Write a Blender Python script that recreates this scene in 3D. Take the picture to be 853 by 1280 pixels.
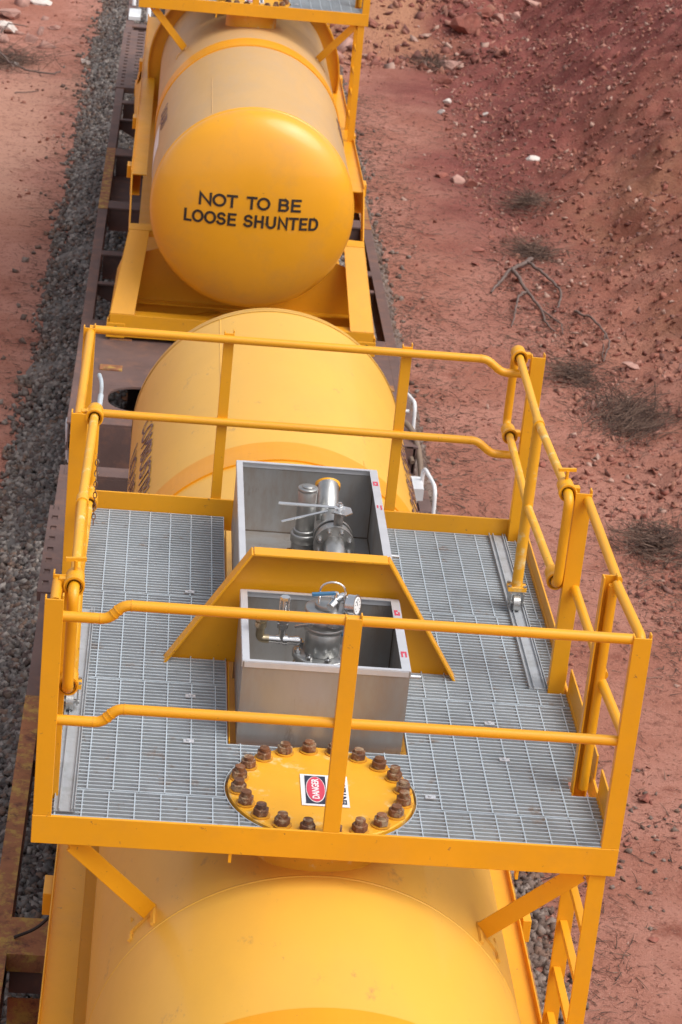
import bpy, math, random
import numpy as np
from mathutils import Vector, Matrix
random.seed(7); RNG = np.random.default_rng(11)
S = bpy.context.scene
for o in list(bpy.data.objects): bpy.data.objects.remove(o)
C = S.collection

# ------------------------------------------------------------------ camera
cd = bpy.data.cameras.new('camera'); cam = bpy.data.objects.new('camera', cd); C.objects.link(cam)
cr = Vector((0.99411064, -0.04949933, 0.09640459)); cu = Vector((-0.07010159, 0.38467013, 0.92038832)); cf = Vector((0.08264257, 0.92172594, -0.37893469))
cam.matrix_world = Matrix(((cr.x, cu.x, -cf.x, 0.31416624), (cr.y, cu.y, -cf.y, -8.5752026), (cr.z, cu.z, -cf.z, 4.88892475), (0, 0, 0, 1)))
cd.sensor_fit = 'VERTICAL'; cd.sensor_height = 24; cd.sensor_width = 16; cd.lens = 3108.6/1280*24
cd.clip_start = 0.1; cd.clip_end = 600
cd.dof.use_dof = True; cd.dof.focus_distance = 10.2; cd.dof.aperture_fstop = 6.3
S.camera = cam
# ------------------------------------------------------------------ light
SUN_EL, SUN_AZ = math.radians(56), math.radians(118)       # azimuth measured from +Y towards +X
W = bpy.data.worlds.new('World'); S.world = W; W.use_nodes = True
nt = W.node_tree; nt.nodes.clear()
sky = nt.nodes.new('ShaderNodeTexSky'); sky.sky_type = 'NISHITA'; sky.sun_disc = False
sky.sun_elevation = SUN_EL; sky.sun_rotation = SUN_AZ; sky.dust_density = 4; sky.air_density = 1.0; sky.ozone_density = 1
hs = nt.nodes.new('ShaderNodeHueSaturation'); hs.inputs['Saturation'].default_value = 0.32
bg = nt.nodes.new('ShaderNodeBackground'); bg.inputs['Strength'].default_value = 0.15
wo = nt.nodes.new('ShaderNodeOutputWorld')
nt.links.new(sky.outputs[0], hs.inputs['Color']); nt.links.new(hs.outputs[0], bg.inputs[0]); nt.links.new(bg.outputs[0], wo.inputs[0])
sd = bpy.data.lights.new('sun', 'SUN'); sd.energy = 1.3; sd.angle = math.radians(45); sd.color = (1, .96, .9)
sun = bpy.data.objects.new('sun', sd); C.objects.link(sun)
dirv = Vector((math.sin(SUN_AZ)*math.cos(SUN_EL), math.cos(SUN_AZ)*math.cos(SUN_EL), math.sin(SUN_EL)))
sun.rotation_euler = dirv.to_track_quat('Z', 'Y').to_euler(); sun.location = (10, 5, 20)
S.view_settings.view_transform = 'Standard'; S.view_settings.look = 'None'; S.view_settings.gamma = 1
S.view_settings.exposure = 0.47

# ------------------------------------------------------------------ materials
def mat(name, col, rough=.5, metal=0, var=.12, scale=3., col2=None, mix=(.55, .75), bump=0, bscale=40, spec=.5, island=None, coat=0, stretch=None, col3=None, mix3=(.6, .7), scale3=12):
    m = bpy.data.materials.new(name); m.use_nodes = True; n = m.node_tree.nodes; l = m.node_tree.links
    b = n['Principled BSDF']; b.inputs['Roughness'].default_value = rough; b.inputs['Metallic'].default_value = metal
    b.inputs['Specular IOR Level'].default_value = spec; b.inputs['Coat Weight'].default_value = coat
    g = n.new('ShaderNodeNewGeometry'); vec = g.outputs['Position']
    if stretch:
        mp = n.new('ShaderNodeMapping'); mp.inputs['Scale'].default_value = stretch; l.new(vec, mp.inputs[0]); vec = mp.outputs[0]
    def noise(s, d=5, r=.6):
        t = n.new('ShaderNodeTexNoise'); t.inputs['Scale'].default_value = s; t.inputs['Detail'].default_value = d; t.inputs['Roughness'].default_value = r; l.new(vec, t.inputs['Vector']); return t.outputs['Fac']
    def ramp(f, a, c):
        r = n.new('ShaderNodeMapRange'); r.inputs[1].default_value = a; r.inputs[2].default_value = c; l.new(f, r.inputs[0]); return r.outputs[0]
    def mixc(f, a, c, bt='MIX'):
        x = n.new('ShaderNodeMix'); x.data_type = 'RGBA'; x.blend_type = bt; x.clamp_factor = True
        if isinstance(f, float): x.inputs[0].default_value = f
        else: l.new(f, x.inputs[0])
        for i, v in ((6, a), (7, c)):
            if isinstance(v, tuple): x.inputs[i].default_value = (*v, 1)
            else: l.new(v, x.inputs[i])
        return x.outputs[2]
    lo = tuple(c*(1-var) for c in col); hi = tuple(min(1, c*(1+var)) for c in col)
    c = mixc(ramp(noise(scale), .3, .7), lo, hi)
    if col2: c = mixc(ramp(noise(scale*2.3, 8, .7), *mix), c, col2)
    if col3: c = mixc(ramp(noise(scale3, 6, .75), *mix3), c, col3)
    if island:
        ri = g.outputs['Random Per Island']; cr_ = n.new('ShaderNodeValToRGB'); l.new(ri, cr_.inputs[0])
        e = cr_.color_ramp.elements; cr_.color_ramp.interpolation = 'CONSTANT'
        for i, cc in enumerate(island):
            if i < 2: el = e[i]; el.position = i/len(island)
            else: el = e.new(i/len(island))
            el.color = (*cc, 1)
        c = mixc(.85, c, cr_.outputs[0])
    l.new(c, b.inputs['Base Color'])
    rr = n.new('ShaderNodeMapRange'); rr.inputs[3].default_value = max(0, rough-.1); rr.inputs[4].default_value = min(1, rough+.12); l.new(noise(scale*3), rr.inputs[0]); l.new(rr.outputs[0], b.inputs['Roughness'])
    if bump:
        bp = n.new('ShaderNodeBump'); bp.inputs['Strength'].default_value = bump; bp.inputs['Distance'].default_value = .01; l.new(noise(bscale, 6, .65), bp.inputs['Height']); l.new(bp.outputs[0], b.inputs['Normal'])
    return m
M = {}
M['yellow'] = mat('yellow_paint', (.74, .33, .008), .42, var=.07, scale=1.7, bump=.07, bscale=22, col2=(.66, .30, .02), mix=(.50, .85), col3=(.34, .15, .04), mix3=(.64, .70), scale3=24)
M['gate'] = mat('scuffed_yellow_paint', (.77, .37, .02), .42, var=.06, scale=4, col2=(.72, .55, .25), mix=(.56, .68), bump=.04, col3=(.30, .13, .03), mix3=(.64, .69), scale3=30)
M['tank'] = mat('faded_tank_paint', (.76, .405, .052), .46, var=.05, scale=.8, col2=(.70, .37, .055), mix=(.42, .75), col3=(.52, .27, .07), mix3=(.61, .70), scale3=7, spec=.5, coat=.08, bump=.05, bscale=3, stretch=(1, .5, 1))
M['dusty'] = mat('dusty_tank_paint', (.56, .335, .13), .5, var=.05, scale=1.2, col2=(.5, .32, .16), mix=(.45, .7), stretch=(1, .35, 1))
M['band'] = mat('band_paint', (.74, .30, .004), .42, var=.05, scale=2, col3=(.45, .2, .03), mix3=(.64, .70), scale3=16)
M['head'] = mat('glossy_tank_paint', (.78, .345, .012), .36, var=.05, scale=1.2, coat=.25, col2=(.66, .31, .04), mix=(.5, .8), col3=(.40, .18, .03), mix3=(.70, .74), scale3=14, bump=.05, bscale=4)
M['near'] = mat('grimy_tank_paint', (.72, .34, .025), .42, var=.06, scale=.9, col2=(.60, .28, .03), mix=(.45, .7), col3=(.45, .2, .03), mix3=(.66, .78), scale3=4)
M['galv'] = mat('galvanised_steel', (.37, .415, .45), .55, .0, var=.14, scale=2.2, bump=.05, bscale=60, col2=(.29, .32, .35), mix=(.5, .7), col3=(.26, .20, .16), mix3=(.60, .70), scale3=7)
M['galvrod'] = mat('galvanised_rod', (.42, .48, .53), .5, .0, var=.06, scale=6)
M['track'] = mat('galvanised_channel', (.42, .44, .46), .45, .3, var=.12, scale=5, col2=(.32, .33, .33), mix=(.5, .7))
M['steel'] = mat('brushed_stainless', (.40, .395, .39), .36, .6, var=.14, scale=3, col2=(.36, .30, .25), mix=(.45, .7), bump=.06, bscale=6, stretch=(1, 1, .3), col3=(.22, .19, .16), mix3=(.60, .74), scale3=9)
M['weldburn'] = mat('heat_stained_weld', (.10, .075, .055), .6, .3, var=.3, scale=12)
M['rim'] = mat('stainless_rim', (.62, .63, .66), .42, .45, var=.06, scale=8)
M['valve'] = mat('cast_stainless', (.42, .42, .41), .33, .85, var=.12, scale=14, bump=.12, bscale=120)
M['brass'] = mat('stained_fitting', (.40, .33, .22), .35, .85, var=.2, scale=20)
M['chrome'] = mat('polished_steel', (.7, .7, .7), .2, .95, var=.05, scale=10)
M['blue'] = mat('blue_sleeve', (.04, .14, .26), .5)
M['white'] = mat('white_paint', (.72, .73, .74), .45, var=.06, scale=8, col2=(.5, .45, .42), mix=(.62, .8))
M['brown'] = mat('rusty_wagon_paint', (.125, .075, .066), .75, var=.2, scale=2.5, col2=(.20, .10, .07), mix=(.5, .7), bump=.2, bscale=60, col3=(.33, .15, .07), mix3=(.66, .72), scale3=18)
M['rust'] = mat('rusty_yellow_steel', (.30, .12, .05), .8, var=.25, scale=4, col2=(.42, .26, .06), mix=(.48, .6), bump=.25, bscale=70, col3=(.14, .05, .03), mix3=(.52, .66), scale3=11)
M['dark'] = mat('grime_and_slot_shade', (.035, .025, .022), .8, var=.3, scale=5)
M['bolt'] = mat('rusty_bolt', (.19, .075, .032), .7, .1, var=.4, scale=9, col2=(.34, .24, .15), mix=(.50, .58), bump=.35, bscale=150, col3=(.10, .05, .035), mix3=(.52, .60), scale3=11)
M['washer'] = mat('painted_washer', (.60, .27, .02), .5, var=.2, scale=30)
M['label'] = mat('white_sticker', (.78, .76, .76), .45, var=.03)
M['red'] = mat('faded_red_ink', (.60, .055, .10), .5, var=.05)
M['navy'] = mat('dark_navy_ink', (.025, .03, .055), .5)
M['fadedink'] = mat('faded_lettering', (.10, .055, .075), .6, var=.3, scale=14, col2=(.45, .25, .08), mix=(.5, .62))
M['ink'] = mat('black_lettering', (.022, .015, .012), .55, var=.2, col2=(.10, .055, .02), mix=(.56, .72), scale=6)
M['hose'] = mat('dusty_rubber_hose', (.20, .14, .10), .7, var=.15, scale=9)
M['rubber'] = mat('black_rubber', (.03, .03, .03), .5)
M['dial'] = mat('gauge_dial', (.8, .82, .82), .25)
M['rail'] = mat('worn_rail_steel', (.22, .16, .12), .45, .5, var=.2)
M['ballast'] = mat('ballast_rock', (.12, .105, .10), .85, var=.3, scale=6, bump=.3, bscale=90,
    island=[(.12, .10, .09), (.18, .15, .13), (.26, .225, .20), (.075, .064, .06), (.20, .125, .09), (.15, .132, .12), (.125, .085, .065), (.33, .29, .26), (.085, .055, .05), (.17, .155, .145)])
def dust(m):
    n = m.node_tree.nodes; l = m.node_tree.links; b = n['Principled BSDF']; src = b.inputs['Base Color'].links[0].from_socket
    g = n.new('ShaderNodeNewGeometry'); sp = n.new('ShaderNodeSeparateXYZ'); l.new(g.outputs['Position'], sp.inputs[0])
    ab = n.new('ShaderNodeMath'); ab.operation = 'SUBTRACT'; l.new(sp.outputs[0], ab.inputs[0]); ab.inputs[1].default_value = .95
    aa = n.new('ShaderNodeMath'); aa.operation = 'ABSOLUTE'; l.new(ab.outputs[0], aa.inputs[0]); t = n.new('ShaderNodeTexNoise'); t.inputs['Scale'].default_value = 2.2; t.inputs['Detail'].default_value = 6; l.new(g.outputs['Position'], t.inputs['Vector'])
    ad = n.new('ShaderNodeMath'); ad.operation = 'MULTIPLY_ADD'; l.new(t.outputs['Fac'], ad.inputs[0]); ad.inputs[1].default_value = 1.1; l.new(aa.outputs[0], ad.inputs[2])
    r = n.new('ShaderNodeMapRange'); r.interpolation_type = 'SMOOTHSTEP'; r.inputs[1].default_value = 2.1; r.inputs[2].default_value = 2.8; r.inputs[3].default_value = .04; r.inputs[4].default_value = .5; l.new(ad.outputs[0], r.inputs[0])
    x = n.new('ShaderNodeMix'); x.data_type = 'RGBA'; l.new(r.outputs[0], x.inputs[0]); l.new(src, x.inputs[6]); x.inputs[7].default_value = (.17, .09, .06, 1); l.new(x.outputs[2], b.inputs['Base Color'])
dust(M['ballast'])
M['chip'] = mat('laterite_chip', (.30, .12, .085), .9, var=.2, scale=3,
    island=[(.26, .085, .06), (.34, .13, .09), (.18, .06, .045), (.30, .11, .075), (.22, .08, .06), (.42, .20, .15), (.15, .055, .045), (.27, .10, .07), (.33, .15, .10), (.24, .09, .065), (.46, .30, .24), (.20, .10, .08)])
M['twig'] = mat('dry_litter', (.10, .065, .05), .9, var=.3, scale=9,
    island=[(.09, .055, .045), (.15, .10, .08), (.06, .038, .03), (.22, .14, .10), (.07, .045, .04), (.11, .07, .05), (.28, .20, .15), (.08, .05, .04)])
M['bark'] = mat('grey_dead_wood', (.15, .105, .09), .9, var=.25, scale=14, bump=.4, bscale=60)
M['bush'] = mat('dry_brown_brush', (.10, .06, .045), .9, var=.3, scale=12, island=[(.10, .055, .042), (.16, .095, .07), (.07, .042, .034), (.24, .15, .11)])
M['rockred'] = mat('red_rock', (.27, .09, .065), .9, var=.3, scale=7, bump=.4, bscale=30, col2=(.40, .2, .15), mix=(.55, .7))
M['rockpink'] = mat('pinkish_rock', (.42, .235, .19), .9, var=.25, scale=7, bump=.4, bscale=30)
M['rockwhite'] = mat('pale_rock', (.62, .55, .50), .85, var=.15, scale=9, bump=.3, bscale=30, col2=(.5, .33, .27), mix=(.55, .7))
M['palm'] = mat('pale_leaf', (.30, .24, .21), .8)

def ground_mat():
    m = bpy.data.materials.new('red_earth'); m.use_nodes = True; n = m.node_tree.nodes; l = m.node_tree.links
    b = n['Principled BSDF']; b.inputs['Roughness'].default_value = .95; b.inputs['Specular IOR Level'].default_value = .15
    g = n.new('ShaderNodeNewGeometry'); sp = n.new('ShaderNodeSeparateXYZ'); l.new(g.outputs['Position'], sp.inputs[0])
    def noise(s, d=6, r=.6, st=None):
        t = n.new('ShaderNodeTexNoise'); t.inputs['Scale'].default_value = s; t.inputs['Detail'].default_value = d; t.inputs['Roughness'].default_value = r
        if st:
            mp = n.new('ShaderNodeMapping'); mp.inputs['Scale'].default_value = st; l.new(g.outputs['Position'], mp.inputs[0]); l.new(mp.outputs[0], t.inputs['Vector'])
        else: l.new(g.outputs['Position'], t.inputs['Vector'])
        return t.outputs['Fac']
    def mth(op, a, c, cl=False):
        x = n.new('ShaderNodeMath'); x.operation = op; x.use_clamp = cl
        for i, v in enumerate((a, c)):
            if isinstance(v, (int, float)): x.inputs[i].default_value = v
            else: l.new(v, x.inputs[i])
        return x.outputs[0]
    def rng(f, a, c):
        r = n.new('ShaderNodeMapRange'); r.interpolation_type = 'SMOOTHSTEP'; r.inputs[1].default_value = a; r.inputs[2].default_value = c; l.new(f, r.inputs[0]); return r.outputs[0]
    def mx(f, a, c):
        x = n.new('ShaderNodeMix'); x.data_type = 'RGBA'; l.new(f, x.inputs[0])
        for i, v in ((6, a), (7, c)):
            if isinstance(v, tuple): x.inputs[i].default_value = (*v, 1)
            else: l.new(v, x.inputs[i])
        return x.outputs[2]
    big = noise(.35, 3); X = mth('ADD', sp.outputs[0], mth('MULTIPLY', mth('SUBTRACT', big, .5), 4.0)); Y = mth('ADD', sp.outputs[1], mth('MULTIPLY', mth('SUBTRACT', big, .5), 7.0))
    c = mx(rng(noise(.9, 5), .35, .65), (.39, .16, .112), (.48, .225, .168))
    c = mx(rng(noise(2.2, 8, .7), .55, .72), c, (.28, .10, .07))
    # maroon band of the cutting (its own rock), orange further up, pale wash on the left flat
    mar = mth('MULTIPLY', rng(Y, 17, 27), rng(X, 3.0, 5.0)); c = mx(mar, c, mx(rng(noise(1.6, 7, .7), .4, .65), (.20, .058, .05), (.27, .085, .07)))
    org = mth('MULTIPLY', rng(X, 5.4, 6.8), mth('SUBTRACT', 1.0, rng(Y, 21, 30))); c = mx(org, c, mx(rng(noise(2.0, 8, .7), .4, .62), (.27, .10, .065), (.36, .17, .105)))
    fan = mth('MULTIPLY', rng(Y, 31.5, 34.5), mth('SUBTRACT', 1.0, rng(X, 4.6, 5.6))); fan = mth('MULTIPLY', fan, rng(X, 2.2, 3.0)); c = mx(fan, c, (.46, .225, .135))
    pale = mth('MULTIPLY', mth('SUBTRACT', 1.0, rng(X, -1.8, -1.0)), mth('MULTIPLY', rng(Y, 19, 23), mth('SUBTRACT', 1.0, rng(Y, 28, 31)))); c = mx(mth('MULTIPLY', pale, .6), c, (.56, .32, .23))
    c = mx(rng(noise(26, 4, .7), .56, .66), c, (.20, .08, .06)); c = mx(mth('MULTIPLY', rng(noise(8, 7, .75), .55, .62), .6), c, (.22, .09, .065))
    c = mx(rng(noise(60, 3, .7), .63, .69), c, (.52, .32, .26))
    # drying cracks on the flat
    v = n.new('ShaderNodeTexVoronoi'); v.feature = 'DISTANCE_TO_EDGE'; v.inputs['Scale'].default_value = 2.6
    wv = n.new('ShaderNodeMixRGB') if False else None
    mp = n.new('ShaderNodeVectorMath'); mp.operation = 'ADD'; tn = n.new('ShaderNodeTexNoise'); tn.inputs['Scale'].default_value = 5; tn.inputs['Detail'].default_value = 4; l.new(g.outputs['Position'], tn.inputs['Vector'])
    sc = n.new('ShaderNodeVectorMath'); sc.operation = 'SCALE'; sc.inputs['Scale'].default_value = .35; l.new(tn.outputs['Color'], sc.inputs[0]); l.new(g.outputs['Position'], mp.inputs[0]); l.new(sc.outputs[0], mp.inputs[1]); l.new(mp.outputs[0], v.inputs['Vector'])
    cr_ = mth('SUBTRACT', 1.0, rng(v.outputs['Distance'], .0, .012)); flat = mth('SUBTRACT', 1.0, rng(sp.outputs[2], -3.86, -3.8)); cr_ = mth('MULTIPLY', mth('MULTIPLY', cr_, rng(noise(1.3, 2), .5, .62)), flat)
    c = mx(cr_, c, (.17, .06, .045))
    l.new(c, b.inputs['Base Color'])
    h = mth('ADD', mth('MULTIPLY', noise(6, 9, .75), 1.2), mth('MULTIPLY', noise(38, 5, .75), .6)); h = mth('SUBTRACT', h, mth('MULTIPLY', cr_, .3))
    bp = n.new('ShaderNodeBump'); bp.inputs['Strength'].default_value = .8; bp.inputs['Distance'].default_value = .05; l.new(h, bp.inputs['Height']); l.new(bp.outputs[0], b.inputs['Normal'])
    return m
M['earth'] = ground_mat()

# ------------------------------------------------------------------ helpers
BEV = .003
def link(o, parent=None):
    C.objects.link(o)
    if parent is not None: o.parent = parent
    return o
def thing(name, loc, label, cat, group=None):
    o = bpy.data.objects.new(name, None); o.location = loc; o.empty_display_size = .3; C.objects.link(o)
    o['label'] = label; o['category'] = cat
    if group: o['group'] = group
    return o
def wloc(p):
    v = Vector((0, 0, 0))
    while p is not None: v += p.location; p = p.parent
    return v
class MB:
    def __init__(s): s.v = []; s.f = []; s.sm = []
    def add(s, vs, fs, smooth=False):
        k = len(s.v); s.v += [tuple(v) for v in vs]; s.f += [tuple(i+k for i in f) for f in fs]; s.sm += [smooth]*len(fs); return s
    def box(s, a, b):
        (x0, y0, z0), (x1, y1, z1) = a, b
        return s.add([(x0, y0, z0), (x1, y0, z0), (x1, y1, z0), (x0, y1, z0), (x0, y0, z1), (x1, y0, z1), (x1, y1, z1), (x0, y1, z1)],
            [(0, 3, 2, 1), (4, 5, 6, 7), (0, 1, 5, 4), (1, 2, 6, 5), (2, 3, 7, 6), (3, 0, 4, 7)])
    def prism(s, poly, off):                       # planar polygon (list of 3D points) extruded by a vector
        n = len(poly); P = [Vector(p) for p in poly]; o = Vector(off)
        nrm = sum(((P[i]-P[0]).cross(P[(i+1) % n]-P[0]) for i in range(1, n)), Vector())
        if nrm.dot(o) > 0: P.reverse()
        s.add(P+[p+o for p in P], [tuple(range(n)), tuple(range(2*n-1, n-1, -1))]+[(i, i+n, (i+1) % n+n, (i+1) % n) for i in range(n)])
        return s
    def bar(s, a, b, w, h, up=(0, 0, 1)):
        a = Vector(a); b = Vector(b); d = (b-a).normalized(); u = Vector(up); sd_ = d.cross(u).normalized(); u = sd_.cross(d).normalized()
        q = [a+sd_*x*w/2+u*y*h/2 for x, y in ((-1, -1), (1, -1), (1, 1), (-1, 1))]; return s.prism(q, b-a)
    def tube(s, pts, r, n=14, cap=True):
        P = [Vector(p) for p in pts]; R_ = r if isinstance(r, (list, tuple)) else [r]*len(P)
        d0 = (P[1]-P[0]).normalized(); ref = Vector((0, 0, 1)) if abs(d0.z) < .9 else Vector((1, 0, 0)); u = d0.cross(ref).normalized()
        vs = []
        for i, p in enumerate(P):
            d = ((P[min(i+1, len(P)-1)]-P[max(i-1, 0)])).normalized(); u = (u-d*u.dot(d)).normalized(); w = d.cross(u)
            for k in range(n): a = 2*math.pi*k/n; vs.append(p+(u*math.cos(a)+w*math.sin(a))*R_[i])
        fs = [(i*n+k, i*n+(k+1) % n, (i+1)*n+(k+1) % n, (i+1)*n+k) for i in range(len(P)-1) for k in range(n)]
        s.add(vs, fs, True)
        if cap:
            m = (len(P)-1)*n; s.add(vs, [], True); k0 = len(s.v)-len(vs)
            s.f.append(tuple(k0+k for k in reversed(range(n)))); s.f.append(tuple(k0+m+k for k in range(n))); s.sm += [False, False]
        return s
    def cyl(s, a, b, r, n=20): return s.tube([a, b], r, n)
    def hexa(s, c, r, h, rot=0, n=6):
        c = Vector(c); q = [c+Vector((math.cos(rot+2*math.pi*i/n)*r, math.sin(rot+2*math.pi*i/n)*r, 0)) for i in range(n)]; return s.prism(q, (0, 0, h))
    def lathe(s, c, prof, axis='Z', n=40, smooth=True):   # prof: list of (radius, height)
        c = Vector(c); vs = []
        for r, h in prof:
            for k in range(n):
                a = 2*math.pi*k/n; x, y = r*math.cos(a), r*math.sin(a)
                vs.append(c+(Vector((x, y, h)) if axis == 'Z' else Vector((x, h, y)) if axis == 'Y' else Vector((h, x, y))))
        rev = axis == 'Y'
        fs = []
        for i in range(len(prof)-1):
            for k in range(n):
                f = (i*n+k, i*n+(k+1) % n, (i+1)*n+(k+1) % n, (i+1)*n+k); fs.append(f[::-1] if rev else f)
        return s.add(vs, fs, smooth)
    def build(s, name, m, parent=None, bevel=0, auto=True):
        off = wloc(parent) if parent is not None else Vector((0, 0, 0))
        me = bpy.data.meshes.new(name); me.from_pydata([(v[0]-off.x, v[1]-off.y, v[2]-off.z) for v in s.v], [], s.f); me.update()
        me.polygons.foreach_set('use_smooth', s.sm); me.materials.append(M[m] if isinstance(m, str) else m)
        o = bpy.data.objects.new(name, me); link(o, parent)
        if bevel:
            b = o.modifiers.new('bevel', 'BEVEL'); b.width = bevel; b.segments = 2; b.limit_method = 'ANGLE'; b.angle_limit = math.radians(40)
        return o
def arc(pts, rad, seg=6):                           # polyline with rounded corners
    P = [Vector(p) for p in pts]; out = [P[0]]
    for i in range(1, len(P)-1):
        a, b, c = P[i-1], P[i], P[i+1]; r = rad[i-1] if isinstance(rad, list) else rad
        da = (a-b); dc = (c-b); r = min(r, da.length*.49, dc.length*.49); p0 = b+da.normalized()*r; p1 = b+dc.normalized()*r
        for k in range(seg+1):
            t = k/seg; out.append(p0*(1-t)**2+b*2*t*(1-t)+p1*t*t)
    out.append(P[-1]); return out
def text(s, name, size, m, parent, place, sx=1., bold=0., depth=.0015):
    cu_ = bpy.data.curves.new('t', 'FONT'); cu_.body = s; cu_.size = size; cu_.extrude = depth; cu_.align_x = 'CENTER'; cu_.align_y = 'CENTER'; cu_.offset = bold; cu_.resolution_u = 4
    to = bpy.data.objects.new('t', cu_); C.objects.link(to); dg = bpy.context.evaluated_depsgraph_get(); dg.update()
    me = bpy.data.meshes.new_from_object(to.evaluated_get(dg)); bpy.data.objects.remove(to); off = wloc(parent)
    for v in me.vertices: v.co = Vector(place(v.co.x*sx, v.co.y, v.co.z))-off
    me.materials.clear(); me.materials.append(M[m]); me.name = name
    return link(bpy.data.objects.new(name, me), parent)

# ------------------------------------------------------------------ terrain
def vnoise(x, y, seed=0):
    xi = np.floor(x).astype(np.int64); yi = np.floor(y).astype(np.int64); fx = x-xi; fy = y-yi; fx = fx*fx*(3-2*fx); fy = fy*fy*(3-2*fy)
    def h(a, b):
        v = (a*374761393+b*668265263+seed*1274126177) & 0xffffffff; v = ((v ^ (v >> 13))*1274126177) & 0xffffffff; return ((v ^ (v >> 16)) & 0xffff)/65535.
    return (h(xi, yi)*(1-fx)+h(xi+1, yi)*fx)*(1-fy)+(h(xi, yi+1)*(1-fx)+h(xi+1, yi+1)*fx)*fy-.5
def fbm(x, y, o=4, seed=0):
    t = 0; a = 1.
    for i in range(o): t = t+a*vnoise(x, y, seed+i*17); x = x*2.03+3.1; y = y*2.03+7.7; a *= .5
    return t
def toe(y): return np.interp(y, [-20, 5, 12, 16, 19, 23, 27, 31, 40, 60], [5.6, 5.5, 5.25, 5.2, 5.05, 4.95, 4.85, 5.0, 5.6, 6.5])
GZ = -3.9
def height(x, y):
    x = np.asarray(x, float); y = np.asarray(y, float)
    d = x-toe(y)+.5*fbm(x*.5, y*.5, 3, 5); b = np.where(d > 0, d, 0.); b = np.where(d < 1.2, b*b/2.4*.62, (d-.6)*.62); b = np.minimum(b, 7+.3*fbm(x*.3, y*.3, 3, 9))
    rough = np.clip(d*.6+.15, .06, 1.)
    near = (np.abs(x-1.2) < 14)
    z = GZ+b+rough*(.32*fbm(x*1.1, y*1.1, 4, 2)+.15*fbm(x*3.2+y*1.2, y*4.2-x*2.0, 4, 3)*near)+.015*fbm(x*2, y*2, 3, 8)+.05*fbm(x*.25, y*.25, 2, 4)
    z = z+np.clip((y-33)*.45, 0, 3.)*np.clip((x-2.6)*1.2, 0, 1)*np.clip((6.4-x), 0, 1)              # rubble fan closing the flat
    z = z+np.clip((-x-6.5)*.4, 0, 5.)
    z = z-.15*np.clip(1-np.abs(x-1.2)/1.9, 0, 1)
    return z
def axis(parts):
    out = []
    for a, b, s in parts: out.append(np.arange(a, b, s))
    return np.concatenate(out+[[parts[-1][1]]])
xs = axis([(-260, -40, 20), (-40, -8, 2), (-8, 2, .12), (2, 12, .07), (12, 18, .25), (18, 40, 2), (40, 260, 20)])
ys = axis([(-120, -20, 10), (-20, 2, 1), (2, 42, .09), (42, 60, .5), (60, 100, 4), (100, 420, 20)])
X, Y = np.meshgrid(xs, ys); Z = height(X, Y)
nx, ny = len(xs), len(ys)
me = bpy.data.meshes.new('ground'); me.vertices.add(nx*ny); me.vertices.foreach_set('co', np.stack([X, Y, Z], -1).ravel().astype(np.float32))
I, J = np.meshgrid(np.arange(nx-1), np.arange(ny-1)); a = (J*nx+I).ravel(); q = np.stack([a, a+1, a+1+nx, a+nx], -1).ravel()
nf = len(a); me.loops.add(nf*4); me.loops.foreach_set('vertex_index', q.astype(np.int32)); me.polygons.add(nf); me.polygons.foreach_set('loop_start', np.arange(nf, dtype=np.int32)*4); me.polygons.foreach_set('loop_total', np.full(nf, 4, np.int32)); me.update(calc_edges=True)
me.polygons.foreach_set('use_smooth', np.ones(nf, bool)); me.materials.append(M['earth'])
go = link(bpy.data.objects.new('ground', me)); go['kind'] = 'structure'

# scattered solids in one mesh: jittered boxes
CUBE = np.array([(-1, -1, -1), (1, -1, -1), (1, 1, -1), (-1, 1, -1), (-1, -1, 1), (1, -1, 1), (1, 1, 1), (-1, 1, 1)], float)
CF = np.array([(0, 3, 2, 1), (4, 5, 6, 7), (0, 1, 5, 4), (1, 2, 6, 5), (2, 3, 7, 6), (3, 0, 4, 7)])
def solids(name, pos, size, m, flat=.7, jit=.5):
    n = len(pos); v = CUBE[None]*(1+RNG.uniform(-jit, jit, (n, 8, 3)))*.5; v = v*np.stack([RNG.uniform(.7, 1.25, n), RNG.uniform(.6, 1.1, n), RNG.uniform(.4, 1, n)*flat], -1)[:, None]
    qn = RNG.normal(size=(n, 4)); qn[:, 0] += 1.0; qn /= np.linalg.norm(qn, axis=1)[:, None]; w, x, y, z = qn.T
    Rm = np.stack([1-2*(y*y+z*z), 2*(x*y-w*z), 2*(x*z+w*y), 2*(x*y+w*z), 1-2*(x*x+z*z), 2*(y*z-w*x), 2*(x*z-w*y), 2*(y*z+w*x), 1-2*(x*x+y*y)], -1).reshape(n, 3, 3)
    v = np.einsum('nij,nkj->nki', Rm, v)*size[:, None, None]+pos[:, None]
    me = bpy.data.meshes.new(name); me.vertices.add(n*8); me.vertices.foreach_set('co', v.ravel().astype(np.float32))
    f = (CF[None]+np.arange(n)[:, None, None]*8).ravel(); k = n*6; me.loops.add(k*4); me.loops.foreach_set('vertex_index', f.astype(np.int32)); me.polygons.add(k); me.polygons.foreach_set('loop_start', np.arange(k, dtype=np.int32)*4); me.polygons.foreach_set('loop_total', np.full(k, 4, np.int32)); me.update(calc_edges=True); me.materials.append(M[m])
    return link(bpy.data.objects.new(name, me))
def stuff(o, lab=None):
    o['kind'] = 'stuff'
    if lab: o['label'] = lab
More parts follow.
